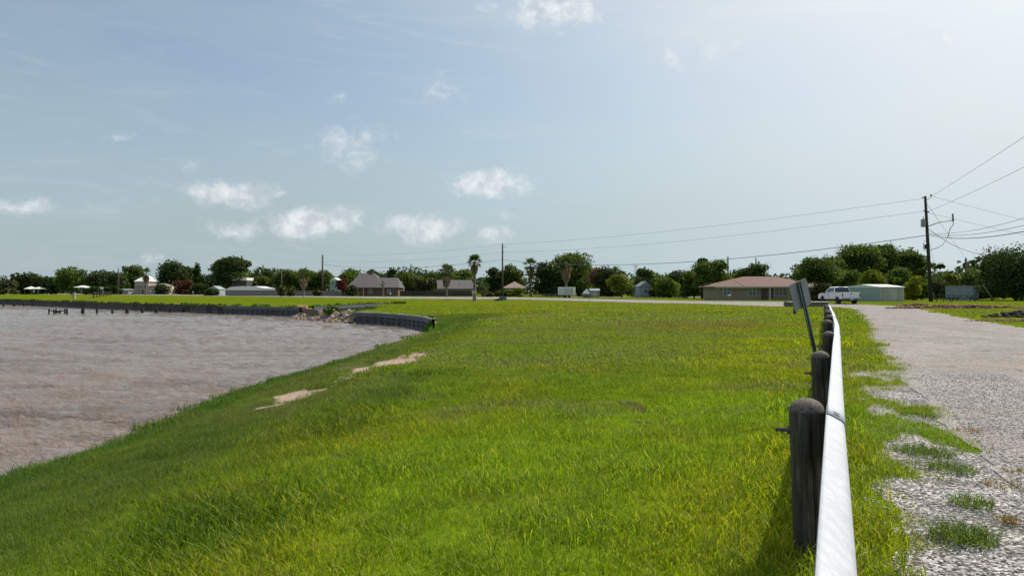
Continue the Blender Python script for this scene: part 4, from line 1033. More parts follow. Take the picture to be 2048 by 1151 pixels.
# covered white boat beside
d = 152; x = (1174-1024)/F*d
t = thing('boat', 'small boat under a peaked white cover right of the white trailer', 'boat', (x, d, 0))
b = MB(); b.add([(-.9,0,.9),(.55,-.6,.8),(.6,1.2,.8),(-.9,1.5,.9),(.05,.3,2.0),(0,1,1.9)], [(0,1,4),(1,2,5,4),(2,3,5),(3,0,4,5)]); b.build('cover', 'sail_white', t)
b = MB(); b.add([(-1.1,0,.85),(1.1,-.4,.85),(1.3,.6,.95),(1.1,1.6,.85),(-1.1,1.5,.85),(-.9,.2,.3),(1.0,0,.3),(1.1,.6,.35),(1.0,1.2,.3),(-.9,1.3,.3)], [(0,1,6,5),(1,2,7,6),(2,3,8,7),(3,4,9,8),(4,0,5,9),(9,8,7,6,5),(0,4,3,2,1)]); b.build('hull', 'grey_roof', t)
MB().box(-.8, .9, .3, .9, .05, .3).build('cradle', 'steel_grey', t)
t, W, gz = box_house('small beige shed right of the covered boat', 'shed', 1181, 1199, 156, 'pale_siding', 1.5, D=3, name='garden_shed'); hip_roof(W, 3, 1.55, 2.0, .15, gable=True).build('roof', 'grey_roof', t); MB().box(-.4, .4, -.04, -.004, 0, 1.3).build('door', 'trim_cream', t)
# fences
def rail_fence(label, A, B, n, h, rails, name='wooden_fence', mat='dark_wood', boards=False, post=.10):
    t = thing(name, label, 'fence', (A[0], A[1], GZ(*A))); A = Vector(A); B = Vector(B); D = B-A
    ang = math.atan2(D.y, D.x)
    for i in range(n+1):
        p = D*(i/n); z = GZ(A.x+p.x, A.y+p.y)-t.location.z
        o = MB().box(-post/2, post/2, -post/2, post/2, -.2, h).build('post', mat, t); o.location = (p.x, p.y, z); o.rotation_euler = (0,0,ang)
        if i < n:
            L = D.length/n
            if boards:
                m = MB(); k = int(L/.16); step = L/k
                for j in range(k): m.box(j*step+.012, (j+1)*step-.006, -.075-(j%3)*.004, -.056, .05, h-.05-.02*((j*7)%3))
                o = m.build('board_panel', mat, t); o.location = (p.x, p.y, z); o.rotation_euler = (0,0,ang)
            for zz in rails:
                o = MB().box(.05, L-.05, -.05, -.01, zz-.06, zz+.06).build('rail', mat, t); o.location = (p.x, p.y, z); o.rotation_euler = (0,0,ang)
    return t
FX = lambda px, d: ((px-1024)/F*d, d)
rail_fence('long grey board fence below the white-roofed building', FX(460,205), FX(690,197), 13, 1.55, (.3,1.25), boards=True, mat='grey_wood')
rail_fence('dark board fence between the two brown-roofed houses', FX(800,198), FX(945,190), 8, 1.6, (.3,1.25), boards=True, mat='dark_wood')
rail_fence('wooden rail fence running up the far lawn from the timber bulkhead', (-88.5,148), (-150,262), 9, 1.35, (.55,1.1), mat='dark_wood', post=.22)
rail_fence('low wooden rail fence before the palms by the road right of the central pole', FX(1050,170), FX(1112,168), 4, .75, (.3,.62), mat='grey_wood')
# picnic tables
def picnic(label, X, Y, rz, L=2.7):
    t = thing('picnic_table', label, 'picnic table', (X, Y, GZ(X, Y)), rz, 'picnic tables beside the utility pole')
    for i in range(5): MB().box(-L/2, L/2, -.38+i*.155, -.38+i*.155+.14, .76, .81).build('table_plank', 'dark_wood', t)
    for s in (-1, 1):
        for k in (0, 1): MB().box(-L/2, L/2, s*.72-.14+k*.145, s*.72+k*.145-.01, .43, .48).build('bench_plank', 'dark_wood', t)
        b = MB(); b.tube([(s*L*.36, -.62, 0), (s*L*.36, -.22, .75)], .055, 6); b.build('leg', 'dark_wood', t)
        b = MB(); b.tube([(s*L*.36, .62, 0), (s*L*.36, .22, .75)], .055, 6); b.build('leg', 'dark_wood', t)
        MB().box(s*L*.36-.04+.08, s*L*.36+.04+.08, -.85, .85, .33, .43).build('crossbar', 'dark_wood', t)
        b = MB(); b.tube([(s*L*.33, 0, .38), (s*L*.08, 0, .75)], .04, 6); b.build('brace', 'dark_wood', t)
    return t
a = FX(1874, 90); picnic('dark picnic table just right of the big utility pole foot', a[0]+.4, a[1], R(12), 2.9)
a = FX(1926, 88); picnic('dark picnic table in front of the blue-grey metal shed', a[0]+.1, a[1], R(-6), 2.9)
# leaning timber prop by the shed
t = thing('timber_prop', 'slanting timber prop leaning beside the blue-grey metal shed', 'prop', (*FX(1989, 92), .1)); MB().tube([(0,0,0),(-1.35,.2,2.05)], .06, 6).build('pole', 'grey_wood', t); MB().tube([(-1.5,.2,1.9),(-1.2,.2,2.15)], .05, 6).build('crosspiece', 'grey_wood', t)

# ------------------------------------------------------------------ pickup truck
def truck(X, Y):
    gz = GZ(X, Y)-.06; t = thing('pickup_truck', 'white pickup truck parked at the junction, seen from behind', 'pickup truck', (X, Y, gz+.03))
    W = 1.0
    def arch(c, r, z0, up=True, n=9): return [(c+r*math.cos(a), z0+r*math.sin(a)) for a in [math.pi*i/(n-1) for i in range(n)]]
    # lower body sides with arches (y forward)
    fr = [(5.78,.55),(5.82,.9),(5.70,1.10),(5.2,1.20),(4.35,1.27),(2.0,1.30),(2.0,.50)]
    b = MB(); poly = fr+[(4.32,.50)][:0]
    body = [(2.0,.60),(2.0,1.30),(4.35,1.27),(5.2,1.20),(5.70,1.10),(5.82,.9),(5.80,.58)]+[(4.80+.50*math.cos(a), .58+.42*math.sin(a)) for a in [math.pi*i/8 for i in range(9)]]
    b.prism(body, -W, W, 'x'); b.build('body', 'car_paint', t, bevel=.015)
    bed = [(0.05,.62),(0.0,1.30),(1.97,1.31),(1.97,.60)]+[(1.15+.50*math.cos(a), .58+.42*math.sin(a)) for a in [math.pi*i/8 for i in range(9)]]+[(.5,.58)]
    for s in (-1, 1):
        b = MB(); b.prism(bed, s*W, s*(W-.10), 'x'); b.build('bed_side', 'car_paint', t, bevel=.01)
    MB().box(-.9, .9, .1, 1.97, .70, .78).build('bed_floor', 'black_plastic', t)
    MB().box(-.88, .88, 0.0, .07, .68, 1.30).build('tailgate', 'car_paint', t, bevel=.015)
    MB().box(-.12, .12, -.02, -.003, 1.12, 1.20).build('tailgate_handle', 'black_plastic', t)
    bp = MB(); bp.box(-.98, .98, -.16, .02, .52, .68); bp.build('rear_bumper', 'steel_grey', t, bevel=.03)
    MB().box(-.20, .20, -.175, -.163, .50, .62).build('licence_plate', 'plate', t)
    for s in (-1, 1): MB().box(s*.885 if s > 0 else -.995, .995 if s > 0 else -.885, -.018, .05, .82, 1.20).build('tail_light', 'tail_light', t, bevel=.01)
    # cab
    lo, hi = 1.30, 1.93
    b = MB(); V = [(-.93,2.0,lo-.04),(.93,2.0,lo-.04),(.93,4.42,lo-.04),(-.93,4.42,lo-.04),(-.74,2.22,hi-.06),(.74,2.22,hi-.06),(.74,3.55,hi-.06),(-.74,3.55,hi-.06),(-.66,2.35,hi),(.66,2.35,hi),(.66,3.40,hi),(-.66,3.40,hi)]
    b.add(V, [(0,3,2,1),(0,1,5,4),(1,2,6,5),(2,3,7,6),(3,0,4,7),(4,5,9,8),(5,6,10,9),(6,7,11,10),(7,4,8,11),(8,9,10,11)]); b.build('cab', 'car_paint', t)
    def quad(p, mat, name, off):
        P = [Vector(q) for q in p]; n = (P[1]-P[0]).cross(P[2]-P[0]).normalized()*off; vs = P+[q+n for q in P]
        m = MB(); m.add(vs, [(0,1,2,3),(7,6,5,4),(0,4,5,1),(1,5,6,2),(2,6,7,3),(3,7,4,0)]); return m.build(name, mat, t)
    def onface(a, b_, c, d, u0, u1, v0, v1):
        a, b_, c, d = map(Vector, (a, b_, c, d)); f = lambda u, v: (a*(1-u)+b_*u)*(1-v)+(d*(1-u)+c*u)*v
        return [f(u0,v0), f(u1,v0), f(u1,v1), f(u0,v1)]
    quad(onface(V[0],V[1],V[5],V[4], .04,.96,.10,.95), 'glass_dark', 'rear_window', .012)
    quad(onface(V[2],V[3],V[7],V[6], .05,.95,.08,.92), 'glass_dark', 'windscreen', .012)
    quad(onface(V[3],V[0],V[4],V[7], .60,.93,.14,.86), 'glass_dark', 'side_window', .012); quad(onface(V[3],V[0],V[4],V[7], .12,.56,.10,.86), 'glass_dark', 'side_window', .012)
    quad(onface(V[1],V[2],V[6],V[5], .07,.40,.14,.86), 'glass_dark', 'side_window', .012); quad(onface(V[1],V[2],V[6],V[5], .44,.88,.10,.86), 'glass_dark', 'side_window', .012)
    MB().box(-.25, .25, 2.24, 2.30, hi-.055, hi-.02).build('brake_light', 'tail_light', t)
    for s in (-1, 1):
        d_ = MB(); d_.box(s*1.003-.004, s*1.003+.004, 3.10, 3.13, .6, 1.24); d_.box(s*1.003-.004, s*1.003+.004, 4.20, 4.22, .6, 1.22); d_.build('door_gap', 'black_plastic', t)
        MB().box(s*1.012-.012, s*1.012+.012, 3.2, 3.42, 1.06, 1.10).build('door_handle', 'black_plastic', t)
        m = MB(); m.box(s*1.18-.13, s*1.18+.13, 3.95, 4.05, 1.22, 1.45); m.box(min(s*.94, s*1.06), max(s*.94, s*1.06), 3.98, 4.02, 1.28, 1.33); m.build('mirror', 'black_plastic', t)
        MB().box(min(s*.6, s*.95), max(s*.6, s*.95), 5.76, 5.85, .86, 1.04).build('headlight', 'plate', t)
        MB().box(s*.98-.05, s*.98+.05, 2.0, 4.25, .38, .44).build('running_board', 'black_plastic', t)
        for yy in (1.15, 4.80):
            M = Matrix.Translation((s*.86, yy, .42)) @ Matrix.Rotation(R(90), 4, 'Y')
            w = MB().lathe([(.22,-.14),(.38,-.14),(.42,-.11),(.42,.11),(.38,.14),(.22,.14)], 20, M).build('tyre', 'tyre', t, smooth=False)
            MB().lathe([(.05,-.135),(.24,-.11),(.24,.11),(.05,.135)], 14, M).build('rim', 'rim_metal', t)
    MB().box(-.80, .80, .3, 5.6, .36, .62).build('chassis', 'black_plastic', t)
    MB().box(-.75, .75, 5.80, 5.85, .6, 1.02).build('grille', 'black_plastic', t)
    return t
truck(36.45, 75.2)

# ------------------------------------------------------------------ utility poles and wires
def cat_wire(name, label, A, B, sag, r, mat='wire', n=22, cat='wire'):
    A = Vector(A); B = Vector(B); pts = [A.lerp(B, i/n)-Vector((0,0,4*sag*(i/n)*(1-i/n))) for i in range(n+1)]
    o = MB().tube(pts, r, 5).build(name, mat, smooth=True); tag(o, label, cat); return o
PB = Vector((*FX(1862, 91), .1)); PB.z = GZ(PB.x, PB.y); PT = Vector(((1851-1024)/F*91, 91, EYE+(HY-392)*91/F))
pole = thing('utility_pole', 'tall dark leaning utility pole with transformer right of the metal shed', 'utility pole', PB)
ax = PT-PB
def on(z): return PB+ax*((z-PB.z)/ax.z)
MB().tube([(0,0,-.5), tuple(ax*.5), tuple(ax)], [.24,.20,.155], 12).build('shaft', 'pole_wood', pole, smooth=True)
def zy(y, d=91): return EYE+(HY-y)*d/F
L = lambda v: v-PB
b = MB(); p = L(on(zy(446)))
b.lathe([(.02,-.52),(.24,-.5),(.27,-.40),(.27,.42),(.24,.5),(.05,.56)], 14, Matrix.Translation(p+Vector((-.50,-.05,0)))); b.build('transformer', 'transformer_grey', pole, smooth=True)
b = MB(); b.tube([p+Vector((-.5,-.05,.5)), p+Vector((-.45,-.05,.85))], [.06,.04], 6); b.build('bushing', 'transformer_grey', pole)
MB().box(p.x-.30, p.x-.05, p.y-.12, p.y+.12, p.z-.25, p.z+.25).build('bracket', 'steel_grey', pole)
p = L(on(zy(493))); MB().box(p.x-.46, p.x-.16, p.y-.2, p.y+.1, p.z-.30, p.z+.30).build('junction_box', 'black_plastic', pole, bevel=.02)
b = MB(); b.tube([p+Vector((-.18,-.1,.75)), p+Vector((-.5,-.1,.72)), p+Vector((-.66,-.1,.4)), p+Vector((-.68,-.1,-.2)), p+Vector((-.5,-.1,-.5)), p+Vector((-.18,-.1,-.55))], .035, 6); b.build('conduit_loop', 'grey_cable', pole, smooth=True)
p = L(on(zy(452))); e = Vector(((1901-1024)/F*91, 90.5, zy(441)))-PB
b = MB(); b.tube([p+Vector((.15,-.1,0)), p.lerp(e, .5)+Vector((0,0,.12)), e], .055, 7); b.build('lamp_arm', 'steel_grey', pole, smooth=True)
b = MB(); b.tube([e+Vector((.05,0,-.15)), e+Vector((.0,0,.85))], [.12,.10], 10); b.build('lamp_head', 'steel_grey', pole)
b = MB(); b.tube([e, e+Vector((.1,0,-.5)), e+Vector((-.35,0,-1.1)), e+Vector((-.6,0,-2.1)), e+Vector((-1.3,0,-3.2)), e+Vector((-2.1,0,-3.6)), L(on(zy(500)))+Vector((.2,-.1,0))], .04, 6); b.build('cable_loop', 'grey_cable', pole, smooth=True)
p = L(on(zy(400))); b = MB(); b.tube([p, p+Vector((.62,-.1,.3)), p+Vector((.66,-.1,.62))], .04, 6); b.build('bracket', 'steel_grey', pole)
MB().lathe([(.03,0),(.11,.03),(.11,.10),(.07,.13),(.11,.16),(.11,.22),(.03,.26)], 10, Matrix.Translation(p+Vector((.66,-.1,.5)))).build('insulator', 'black_plastic', pole)
for dz, dx in ((395, -.35), (422, -.25), (423.5, .25)):
    p = L(on(zy(dz))); MB().lathe([(.03,-.13),(.09,-.10),(.06,-.03),(.09,.03),(.06,.08),(.03,.13)], 8, Matrix.Translation(p+Vector((dx,-.05,0))) @ Matrix.Rotation(R(90), 4, 'Y')).build('insulator', 'black_plastic', pole)
def far_pole(label, px, ytop, d, r=.16, arms=()):
    X, Y = FX(px, d); gz = GZ(X, Y); H = EYE+(HY-ytop)*d/F-gz; t = thing('utility_pole', label, 'utility pole', (X, Y, gz))
    MB().tube([(0,0,-.4),(0,0,H)], [r*1.25, r], 9).build('shaft', 'far_pole_wood', t, smooth=True)
    for z, w in arms: MB().box(-.15, w, -.12, .0, H-z-.06, H-z+.06).build('crossarm', 'far_pole_wood', t)
    MB().lathe([(.03,0),(.10,.06),(.06,.16),(.09,.22),(.03,.3)], 8, Matrix.Translation((0,0,H))).build('insulator', 'black_plastic', t)
    return Vector((X, Y, gz+H))
C1 = far_pole('tall thin utility pole in the centre behind the low blue-grey box', 1005, 488, 175, .19, ((.6,.8),(2.0,.5)))
C2 = far_pole('utility pole sticking out of the trees left of the teal house', 645, 510, 225, .24, ((.8,.6),))
C3 = far_pole('short pole top between the two brown-roofed houses', 822, 529, 260, .22)
far_pole('thin pole behind the right end of the board fence', 563, 539, 205, .13)
far_pole('thin grey pole on the far shore left of the beige two-storey house', 237, 537, 290, .2)
far_pole('short pole top between tall bright green tree and rust-roofed house', 1456, 514, 150, .15)
far_pole('short pole stub above the tree behind the rust-roofed house ridge', 1512, 517, 150, .13)
C4 = far_pole('dark pole rising behind the round tree over the blue-grey shed', 1932, 517, 135, .2)
NP = Vector((26.3, 20.0, 13.75))
t = thing('utility_pole', 'utility pole standing outside the right edge of the picture', 'utility pole', (26.3, 20, GZ(26.3,20))); MB().tube([(0,0,-.4),(0,0,13.7)], [.22,.16], 10).build('shaft', 'pole_wood', t, smooth=True)
V3 = lambda px, y, d: Vector(((px-1024)/F*d, d, zy(y, d)))
W_ = cat_wire
W_('overhead_wire', 'topmost thin wire running left from the leaning pole to the central pole', on(zy(397))+Vector((-.4,0,0)), C1, .9, .017)
W_('overhead_wire', 'second thin wire running left from the leaning pole to the central pole', on(zy(422))+Vector((-.3,0,0)), C1+Vector((0,0,-2.0)), 1.15, .017)
W_('overhead_cable', 'thick sagging cable running left from the leaning pole low over the roofs', on(zy(470)), C1+Vector((0,0,-3.9)), 2.4, .045, 'grey_cable')
W_('overhead_wire', 'thin top wire going left from the central pole', C1, C2, 1.0, .014)
W_('overhead_wire', 'thin second wire going left from the central pole', C1+Vector((0,0,-2)), C2+Vector((0,0,-2)), 1.0, .014)
W_('overhead_cable', 'thick lower cable going left from the central pole behind the palms', C1+Vector((0,0,-3.9)), C2+Vector((0,0,-3.0)), 1.5, .035, 'grey_cable')
W_('overhead_wire', 'wire rising to the upper right from the leaning pole top', on(zy(398))+Vector((.66,0,.3)), NP, .25, .016)
W_('overhead_wire', 'second wire rising to the right from below the leaning pole top', on(zy(424)), NP+Vector((0,0,-2.6)), .45, .016)
W_('overhead_cable', 'lowest thick cable sagging to the right from the leaning pole', on(zy(469)), NP+Vector((0,0,-6.6)), 1.9, .036, 'grey_cable')
W_('overhead_cable', 'middle cable sagging to the right from the leaning pole', on(zy(467)), NP+Vector((0,0,-6.1)), 1.75, .022, 'grey_cable')
W_('overhead_cable', 'upper thin cable sagging to the right from the leaning pole', on(zy(466)), NP+Vector((0,0,-5.4)), 1.6, .018, 'grey_cable')
W_('overhead_wire', 'faint wire crossing down to the right from the leaning pole top', on(zy(396))+Vector((.66,0,.3)), V3(2400, 500, 170), 1.2, .018)
W_('overhead_wire', 'faint lower wire crossing down to the right from the leaning pole', on(zy(424)), V3(2400, 520, 170), 1.2, .018)
W_('guy_wire', 'straight thin wire slanting down right from the leaning pole to the small dark pole', on(zy(403)), C4, .1, .018)
W_('overhead_cable', 'service cable dropping right from the leaning pole into the dark tree', on(zy(455)), V3(1980, 509, 110), .9, .034, 'grey_cable')
W_('guy_wire', 'thin guy wire from the leaning pole down to the thicket', on(zy(470)), V3(1886, 596, 100), .0, .012)
W_('overhead_wire', 'faint wire between the airy trees and the small dark pole', V3(1845, 528, 130), C4+Vector((0,0,-1.4)), .3, .014)

# ------------------------------------------------------------------ guardrail
def rail_pt(s):             # arc length from the point beside the camera
    seg = 0; pts = RAIL
    acc = -math.hypot(pts[1][0]-pts[0][0], pts[1][1]-pts[0][1])
    for (ax_, ay_), (bx, by) in zip(pts[:-1], pts[1:]):
        Ls = math.hypot(bx-ax_, by-ay_)
        if s <= acc+Ls or (bx, by) == pts[-1]:
            t_ = (s-acc)/Ls; return Vector((ax_+(bx-ax_)*t_, ay_+(by-ay_)*t_))
        acc += Ls
def rail_sm(s):
    p = (rail_pt(s-.5)+rail_pt(s)*2+rail_pt(s+.5))/4; d_ = (rail_pt(s+.6)-rail_pt(s-.6)).normalized(); return p, d_, Vector((d_.y, -d_.x))
PROF = [(-.036,.156),(-.026,.1545),(-.004,.1445),(.016,.134),(.034,.1235),(.0445,.111),(.048,.095),(.045,.076),(.032,.060),(.008,.036),(-.014,.018),(-.022,.006),(-.022,-.006),(-.014,-.018),(.008,-.036),(.032,-.060),(.045,-.076),(.048,-.092),(.043,-.108),(.030,-.124),(.012,-.137),(-.010,-.148),(-.036,-.156)]
RTOP = lambda s: .625+.012*math.sin(s*.9)+.010*math.sin(s*.37+1)-.01*min(1, max(0, (s-12)/20))
def rail_panel(s0, s1, lift, mat, parent, name='rail_panel'):
    n = max(2, int((s1-s0)/.35)); V = []; 
    for i in range(n+1):
        s = s0+(s1-s0)*i/n; p, d_, nn = rail_sm(s); g = GZ(p.x, p.y) if s > 34 else 0.0
        for sgn in (0, 1):
            for k, (u, v) in enumerate(PROF):
                nx = (u+.01)*1.0; uu = u+lift+(.0 if sgn == 0 else -.0035); vv = v*(1+lift*3) - (0 if sgn == 0 else .0025 if v > 0 else -.0025)
                V.append((p.x+nn.x*uu, p.y+nn.y*uu, RTOP(s)+vv+(lift*1.0 if sgn == 0 else lift-.001)))
    K = len(PROF); st = 2*K; Fq = []
    for i in range(n):
        a = i*st; b_ = a+st
        for k in range(K-1):
            Fq.append((a+k, a+k+1, b_+k+1, b_+k)); Fq.append((a+K+k+1, a+K+k, b_+K+k, b_+K+k+1))
        Fq.append((a, b_, b_+K, a+K)); Fq.append((a+K-1, a+2*K-1, b_+2*K-1, b_+K-1))
    for k in range(K-1):
        Fq.append((k+1, k, K+k, K+k+1)); e_ = n*st; Fq.append((e_+k, e_+k+1, e_+K+k+1, e_+K+k))
    return np_mesh(name, V, Fq, mat, parent, smooth=True)
def rail_mat():
    m, t, p = new_mat('rail_white'); g = t.node('ShaderNodeNewGeometry').outputs['Position']
    n1 = t.noise(t.vscale(g, 9, 2.5, 3, R(-60)), 5, 6, .65, .3); n2 = t.noise(t.vscale(g, 1, 1, 1), 3, 4, .6)
    n3 = t.noise(t.vscale(g, 34, 7, 10, R(-35)), 4, 5, .7)
    f = t.m('ADD', t.m('MULTIPLY', n1, .45), t.m('ADD', t.m('MULTIPLY', n2, .25), t.m('MULTIPLY', n3, .3)))
    c = t.ramp(t.mapr(f, .38, .62), [(0, (.375,.384,.405)), (.5, (.425,.434,.455)), (1, (.49,.50,.52))])
    dirt = t.mapr(t.noise(g, 22, 5, .7), .66, .74); c = t.mix(t.m('MULTIPLY', dirt, .25), c, (.30,.29,.27))
    t.link(c, p.inputs['Base Color']); p.inputs['Roughness'].default_value = .65; p.inputs['Metallic'].default_value = .0
    b = t.node('ShaderNodeBump'); b.inputs['Strength'].default_value = .2; b.inputs['Distance'].default_value = .003; t.link(n3, b.inputs['Height']); t.link(b.outputs[0], p.inputs['Normal'])
rail_mat()
def post_mat():
    m, t, p = new_mat('post_wood'); tc = coords(t, 'Object')
    gr = t.noise(t.vscale(tc, 26, 26, 1.4), 2.4, 6, .65, .2); big = t.noise(t.vscale(tc, 4, 4, 1.2), 2, 4, .6); fine = t.noise(t.vscale(tc, 90, 90, 4), 2, 3, .6)
    sp = t.node('ShaderNodeSeparateXYZ'); t.link(tc, sp.inputs[0])
    f = t.m('ADD', t.m('MULTIPLY', gr, .5), t.m('ADD', t.m('MULTIPLY', big, .3), t.m('MULTIPLY', fine, .2)))
    c = t.ramp(t.mapr(f, .3, .7), [(0, (.028,.022,.017)), (.5, (.078,.064,.052)), (1, (.17,.145,.12))])
    lit_top = t.mapr(sp.outputs[2], .762, .774); rings = t.noise(t.vscale(tc, 60, 60, 60), 1.2, 5, .7)
    c = t.mix(lit_top, c, t.mix(t.mapr(rings, .35, .65), (.09,.072,.062), (.23,.19,.165)))  # rough brownish cap, painted paler as if lit from above
    t.link(c, p.inputs['Base Color']); p.inputs['Roughness'].default_value = .9; p.inputs['Specular IOR Level'].default_value = .2
    b = t.node('ShaderNodeBump'); b.inputs['Strength'].default_value = .7; b.inputs['Distance'].default_value = .006
    t.link(t.m('ADD', gr, t.m('MULTIPLY', t.m('MULTIPLY', rings, lit_top), .8)), b.inputs['Height']); t.link(b.outputs[0], p.inputs['Normal'])
post_mat()
def post_mesh(seed, H=.835, r=.091, crack_az=R(-98)):
    rg = random.Random(seed); n = 72; prof = [(r*1.0, -.3)]+[(r*(1.0), z) for z in np.linspace(0, H-.078, 22)]
    prof += [(r*1.0, H-.070), (r*.97, H-.066)]+[(r*.97*math.cos(a), H-.066+.066*math.sin(a)) for a in (.2, .42, .66, .9, 1.15, 1.38)]+[(.004, H)]
    V = []
    c2 = rg.uniform(0, 6.28)
    for j, (rr, z) in enumerate(prof):
        ca = crack_az+.05*math.sin(z*6)+.02*math.sin(z*31)
        for k in range(n):
            a = 2*math.pi*k/n; q = rr*(1+.012*math.sin(3*a+z*2+seed)+.006*math.sin(9*a+seed*2))
            da = (a-ca+math.pi) % (2*math.pi)-math.pi; depth = .034*min(1, max(0, (H-.03-z)*5+.15))*math.exp(-(da/.055)**2)
            da2 = (a-c2+math.pi) % (2*math.pi)-math.pi; depth += .010*math.exp(-(da2/.04)**2)*(.2 < z < .6)
            if rr > r*.5: q -= depth
            V.append((q*math.cos(a), q*math.sin(a), z))
    m = len(prof); Fq = [(i*n+k, i*n+(k+1) % n, (i+1)*n+(k+1) % n, (i+1)*n+k) for i in range(m-1) for k in range(n)]
    me = np_mesh('_', V, Fq, None, smooth=True); me.name = 'guardrail_post'; me.materials.append(MATS['post_wood']); return me
gr = thing('guardrail', 'long white steel guardrail on round dark timber posts along the road edge', 'guardrail', (0, 0, 0))
POSTM = [post_mesh(s) for s in (1, 2, 3)]
rod = MB().tube([(0,0,0),(.30,0,0)], .0105, 10).mesh('through_bolt', True); nut = MB().lathe([(.0,-.007),(.024,-.007),(.024,.007),(.0,.007)], 6, Matrix.Rotation(R(90), 4, 'Y')).mesh('nut')
for m_ in (rod, nut): m_.materials.append(MATS['bolt_steel'])
S1 = 4.13
lean = [(0.0,0.0),(-.018,.03),(-.02,.02),(.01,-.02),(-.02,.03),(.02,0),(-.02,.01),(0,.02),(.01,0),(0,0)]
for i in range(-1, 9):
    s = S1+3.81*i; p, d_, nn = rail_sm(s); az = math.atan2(-nn.y, -nn.x)
    c = p-nn*(.036+.088-.012*(i == 0)); o = link_mesh('post', POSTM[i % 3], None, gr)
    hz = RTOP(s)+.156+.030-.835+(-.03 if i == 1 else 0)+(.0 if i != 0 else .012)
    lx_, ly_ = lean[(i+1) % 10]; o.location = (c.x, c.y, hz); o.rotation_euler = (lx_, ly_*-1, 0)
    if i == 0: o.rotation_euler = (.0, -.035, 0)
    bz = .645-hz if i == 0 else .60
    rb = link_mesh('through_bolt', rod, None, o); 
    q = -nn; rb.location = (nn.x*.12, nn.y*.12, bz); rb.rotation_euler = (0, 0, az); rb.scale = (.94, 1, 1)
    nb = link_mesh('nut', nut, None, o); nb.location = (q.x*.096, q.y*.096, bz); nb.rotation_euler = (0, 0, az)
ends = [-4.5, S1-.28, S1+2*3.81-.28, S1+4*3.81-.28, S1+6*3.81-.28, S1+8*3.81+.4]
for k in range(5):
    o = rail_panel(ends[k], ends[k+1]+(.34 if k < 4 else 0), .0045*(k % 2), 'rail_white', gr)
    if k in (1, 2, 3):
        for ds, u, v in ((.055, .006, .141), (.125, .006, .141)):
            p, d_, nn = rail_sm(ends[k]+ds); g = MB()
            M = Matrix.Translation((p.x+nn.x*(u+.0045*(k % 2)), p.y+nn.y*(u+.0045*(k % 2)), RTOP(ends[k]+ds)+v*1.013+.0045*(k % 2))) @ Matrix.Rotation(math.atan2(nn.y, nn.x), 4, 'Z') @ Matrix.Rotation(R(28), 4, 'Y')
            g.box(-.015, .015, -.0045, .0045, -.003, .0022, M); g.build('bolt_slot', 'black_plastic', gr)
# end return of the guardrail: separate short rail at a right angle on its own post
p1 = G(1572, 628); d_ = 42.5
ba = thing('guardrail', 'short grey guardrail piece at a right angle behind the leaning sign', 'guardrail', (FX(1591, d_)[0], d_, 0))
xa = FX(1572, d_)[0]-FX(1591, d_)[0]; xb = FX(1656, d_)[0]-FX(1591, d_)[0]
b = MB(); prof2 = [(u, v+.0) for u, v in PROF]; n_ = len(PROF)
V = []; steps = [xa, xa+.06, xa+.3, 0, .8, 1.5, xb]
for i, xx in enumerate(steps):
    for (u, v) in PROF: V.append((xx, -(u*1.0), .62+v*(1.0 if i else .8)))
    for (u, v) in PROF: V.append((xx, -(u-.004), .62+v*(1.0 if i else .8)))
st = 2*n_; Fq = []
for i in range(len(steps)-1):
    for k in range(n_-1): a, c_ = i*st+k, (i+1)*st+k; Fq.append((a, a+1, c_+1, c_)); Fq.append((a+n_, c_+n_, c_+n_+1, a+n_+1))
np_mesh('rail_panel', V, Fq, 'galv_grey', ba, smooth=True)
MB().prism([(xa+.02+.17*math.cos(a), .62+.17*math.sin(a)) for a in [math.pi/2+math.pi*i/8 for i in range(9)]], -.03, .03).build('end_cap', 'galv_grey', ba)
for xx in (0.0, 1.95):
    o = link_mesh('post', POSTM[1], None, ba); o.location = (xx, .14, -.09); o.rotation_euler = (.02, .01, .4)
MB().box(-.06, .06, .036, .05, .5, .74).build('bracket', 'galv_grey', ba)

# leaning road sign seen from behind
d_ = 11.2; foot = Vector((*FX(1641, d_), 0)); top = Vector(((1598-1024)/F*11.0, 11.0, zy(563, 11.0)))
t = thing('road_sign', 'leaning road sign seen from its blank grey back beside the guardrail', 'road sign', foot)
dv = (top-foot); ln_ = dv.length; zax = dv.normalized(); 
vx = Vector((.86, .50, 0)); vx = (vx-zax*vx.dot(zax)).normalized(); vy = zax.cross(vx)
M = Matrix((( vx.x, vy.x, zax.x, 0), (vx.y, vy.y, zax.y, 0), (vx.z, vy.z, zax.z, 0), (0,0,0,1)))
b = MB(); s_ = .030
for poly in ([(-.040,-.012),(-.022,-.012),(-.022,-.006),(-.040,-.006)], [(.022,-.012),(.040,-.012),(.040,-.006),(.022,-.006)], [(-.024,-.010),(-.016,-.010),(-.012,.022),(-.018,.022)], [(.016,-.010),(.024,-.010),(.018,.022),(.012,.022)], [(-.017,.016),(.017,.016),(.017,.022),(-.017,.022)]):
    b.prism(poly, -.35, ln_, 'z', M)
o = b.build('channel_post', 'sign_post', t)
